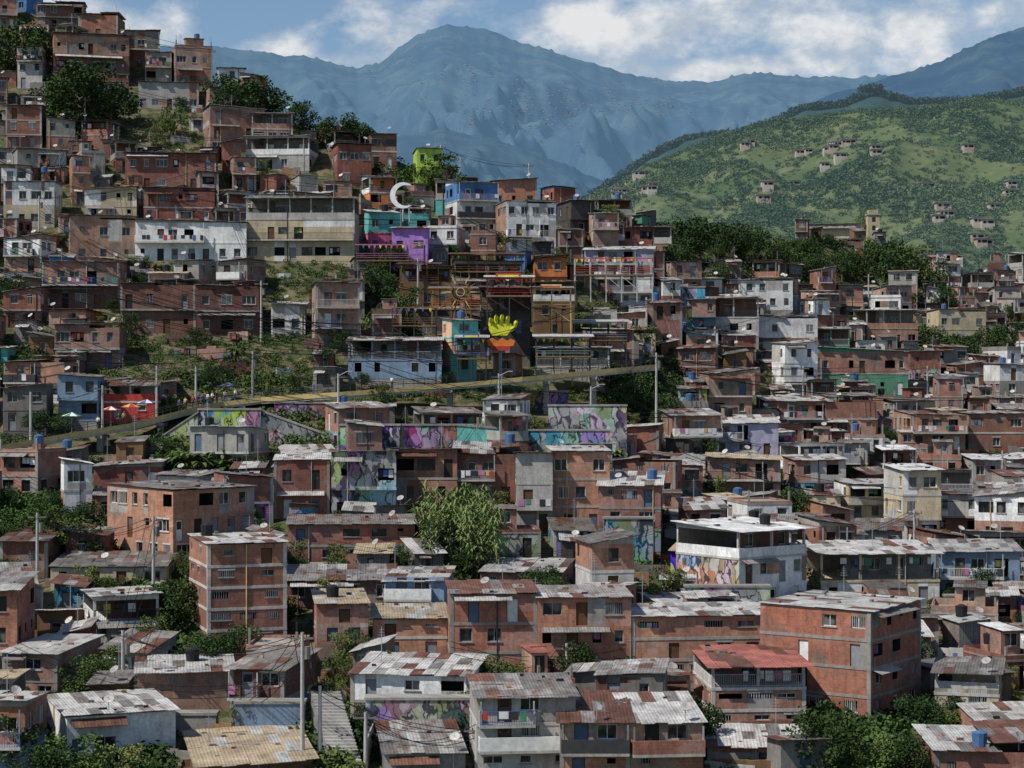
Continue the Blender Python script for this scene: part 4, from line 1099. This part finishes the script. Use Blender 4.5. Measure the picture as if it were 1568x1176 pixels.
# ------------------------------------------------ people
def person(px,py,d,face,shirt,pants,pose=0):
    h=U(1.6,1.78); s=h/1.75
    V=[(0,0,.98),(0,0,1.2),(0,0,1.42),(0,-.01,1.53),(0,-.02,1.63),(0,-.02,1.7),
       (.19,0,1.42),(.23,.03,1.15),(.24,-.1 if pose==1 else -.03,.92 if pose!=1 else 1.15),(.24,-.06,.82) if pose!=1 else (.2,-.3,1.2),
       (-.19,0,1.42),(-.23,.03,1.15),(-.24,-.03,.92),(-.24,-.06,.82),
       (.1,0,.92),(.11,-.02 if pose!=2 else -.18,.5),(.12,.0 if pose!=2 else -.22,.08),(.12,-.15,.04),
       (-.1,0,.92),(-.11,-.02 if pose!=2 else .12,.5),(-.12,0 if pose!=2 else .25,.08),(-.12,-.15 if pose!=2 else .12,.04)]
    E=[(0,1),(1,2),(2,3),(3,4),(4,5),(2,6),(6,7),(7,8),(8,9),(2,10),(10,11),(11,12),(12,13),(0,14),(14,15),(15,16),(16,17),(0,18),(18,19),(19,20),(20,21)]
    Rr=[.15,.14,.13,.055,.1,.085,.07,.05,.036,.03,.07,.05,.036,.03,.1,.065,.045,.035,.1,.065,.045,.035]
    me=bpy.data.meshes.new("p"); me.from_pydata([(x*s,y*s,z*s) for x,y,z in V],E,[]); o=bpy.data.objects.new("p",me); sc.collection.objects.link(o)
    o.modifiers.new("s","SKIN")
    for i,sv in enumerate(me.skin_vertices[0].data): sv.radius=(Rr[i]*s,Rr[i]*s*(.75 if i in(0,1,2) else 1)); sv.use_root=(i==0)
    su=o.modifiers.new("u","SUBSURF"); su.levels=1; su.render_levels=1
    dg=bpy.context.evaluated_depsgraph_get(); nmh=bpy.data.meshes.new_from_object(o.evaluated_get(dg)); bpy.data.objects.remove(o)
    nmh.materials.clear()
    for k in (pants,shirt,"skin","hair"): nmh.materials.append(MATS[k])
    for p in nmh.polygons:
        c_=p.center/s
        p.material_index=0 if (c_.z<.98 and abs(c_.x)<.2) else 1 if c_.z<1.48 and c_.z>1.08 else 2
        if c_.z>1.58 and (c_.y>-.04 or c_.z>1.7): p.material_index=3
        p.use_smooth=True
    ob=bpy.data.objects.new("person",nmh); linkobj(ob); ob.location=P3(px,py,d); ob.rotation_euler=(0,0,face)
for px,dx_ in ((284,.6),(296,.7),(303,1.5),(318,.8),(332,.6),(345,1.2),(190,.8),(182,1.4),(360,.6),(150,.8),(480,.7),(600,.9),(275,2),(310,2.2),(325,1.8)):
    dd=lerp1(px,[p[0] for p in ROAD],[p[2] for p in ROAD])+dx_
    z=lerp1(px,[p[0] for p in ROAD],[(CY-p[1])/F*p[2] for p in ROAD])
    person(px,CY-(z+.02)*F/dd,dd,U(-1,1),random.choice(["clothR","clothW","clothW","clothB","clothY","clothK"]),random.choice(["clothK","clothB","clothK"]),random.choice([0,1,2]))
# ------------------------------------------------ sun, sky
EL=52
S=Vector((-.66,-.38,0)).normalized()*math.cos(math.radians(EL)); S.z=math.sin(math.radians(EL))
L=bpy.data.lights.new("sun","SUN"); L.energy=4.8; L.angle=math.radians(.5); L.color=(1,.95,.87)
lo=bpy.data.objects.new("sun",L); sc.collection.objects.link(lo); lo.rotation_euler=(-S).to_track_quat('-Z','Y').to_euler(); lo.location=(-100,-50,200)
w=bpy.data.worlds.new("World"); sc.world=w; w.use_nodes=True; nt=w.node_tree; nt.nodes.clear()
sky=N(nt,"ShaderNodeTexSky"); sky.sky_type='NISHITA'; sky.sun_disc=False; sky.sun_elevation=math.radians(EL); sky.sun_rotation=math.atan2(S.x,S.y)
sky.air_density=1.0; sky.dust_density=.8; sky.ozone_density=1.5
tc=N(nt,"ShaderNodeTexCoord"); Dv=tc.outputs["Generated"]
def blob(px,py,rx,ry,s):
    c=Vector(((px-CX)/F,1,(CY-py)/F)).normalized()
    a=N(nt,"ShaderNodeVectorMath",operation="SUBTRACT"); nt.links.new(Dv,a.inputs[0]); a.inputs[1].default_value=c
    b_=N(nt,"ShaderNodeVectorMath",operation="MULTIPLY"); nt.links.new(a.outputs[0],b_.inputs[0]); b_.inputs[1].default_value=(F/rx,3,F/ry)
    l_=N(nt,"ShaderNodeVectorMath",operation="LENGTH"); nt.links.new(b_.outputs[0],l_.inputs[0])
    return maprange(nt,l_.outputs["Value"],0,1.6,s,0)
tot=None
for a in ((120,20,140,60,.55),(265,30,60,55,.6),(450,78,60,30,.5),(560,45,75,60,.55),(520,95,140,30,.45),(880,30,90,55,.65),(1000,60,170,65,.62),(1120,40,100,60,.6),(1260,45,160,70,.62),(1400,45,140,60,.6),(1150,105,380,35,.6),(1500,35,70,45,.45),(700,5,90,12,.3),(930,0,250,25,.35)):
    bb=blob(*a); tot=bb if tot is None else mth(nt,"MAXIMUM",tot,bb)
mp=N(nt,"ShaderNodeVectorMath",operation="MULTIPLY"); nt.links.new(Dv,mp.inputs[0]); mp.inputs[1].default_value=(1,1,1.7)
n1=noi(nt,mp.outputs[0],24,9,.6); n2=noi(nt,mp.outputs[0],8,4,.5)
den=mth(nt,"ADD",mth(nt,"ADD",tot,mth(nt,"MULTIPLY",mth(nt,"SUBTRACT",n1,.5),1.5)),mth(nt,"MULTIPLY",mth(nt,"SUBTRACT",n2,.5),.3))
cm=maprange(nt,den,.12,.55,0,.95)
n3=noi(nt,mp.outputs[0],30,6,.6)
cc=mixc(nt,"MIX",maprange(nt,mth(nt,"ADD",n3,mth(nt,"MULTIPLY",mth(nt,"SUBTRACT",den,.45),.35)),.40,.60,0,1),(5.6,6.3,7.1),(8.9,9.0,9.1))
skyc=mixc(nt,"MULTIPLY",1.0,sky.outputs[0],(.95,1.04,1.13))
col=mixc(nt,"MIX",cm,skyc,cc)
bg=N(nt,"ShaderNodeBackground"); nt.links.new(col,bg.inputs[0]); bg.inputs[1].default_value=.09
ow=N(nt,"ShaderNodeOutputWorld"); nt.links.new(bg.outputs[0],ow.inputs[0])
# ------------------------------------------------ camera
cam=bpy.data.cameras.new("camera"); cam.sensor_width=36; cam.lens=36*F/1568; cam.clip_end=100000; cam.clip_start=1
co=bpy.data.objects.new("camera",cam); sc.collection.objects.link(co); co.location=(0,0,0); co.rotation_euler=(math.radians(90),0,0); sc.camera=co
sc.view_settings.view_transform='Standard'; sc.view_settings.look='None'; sc.view_settings.exposure=0
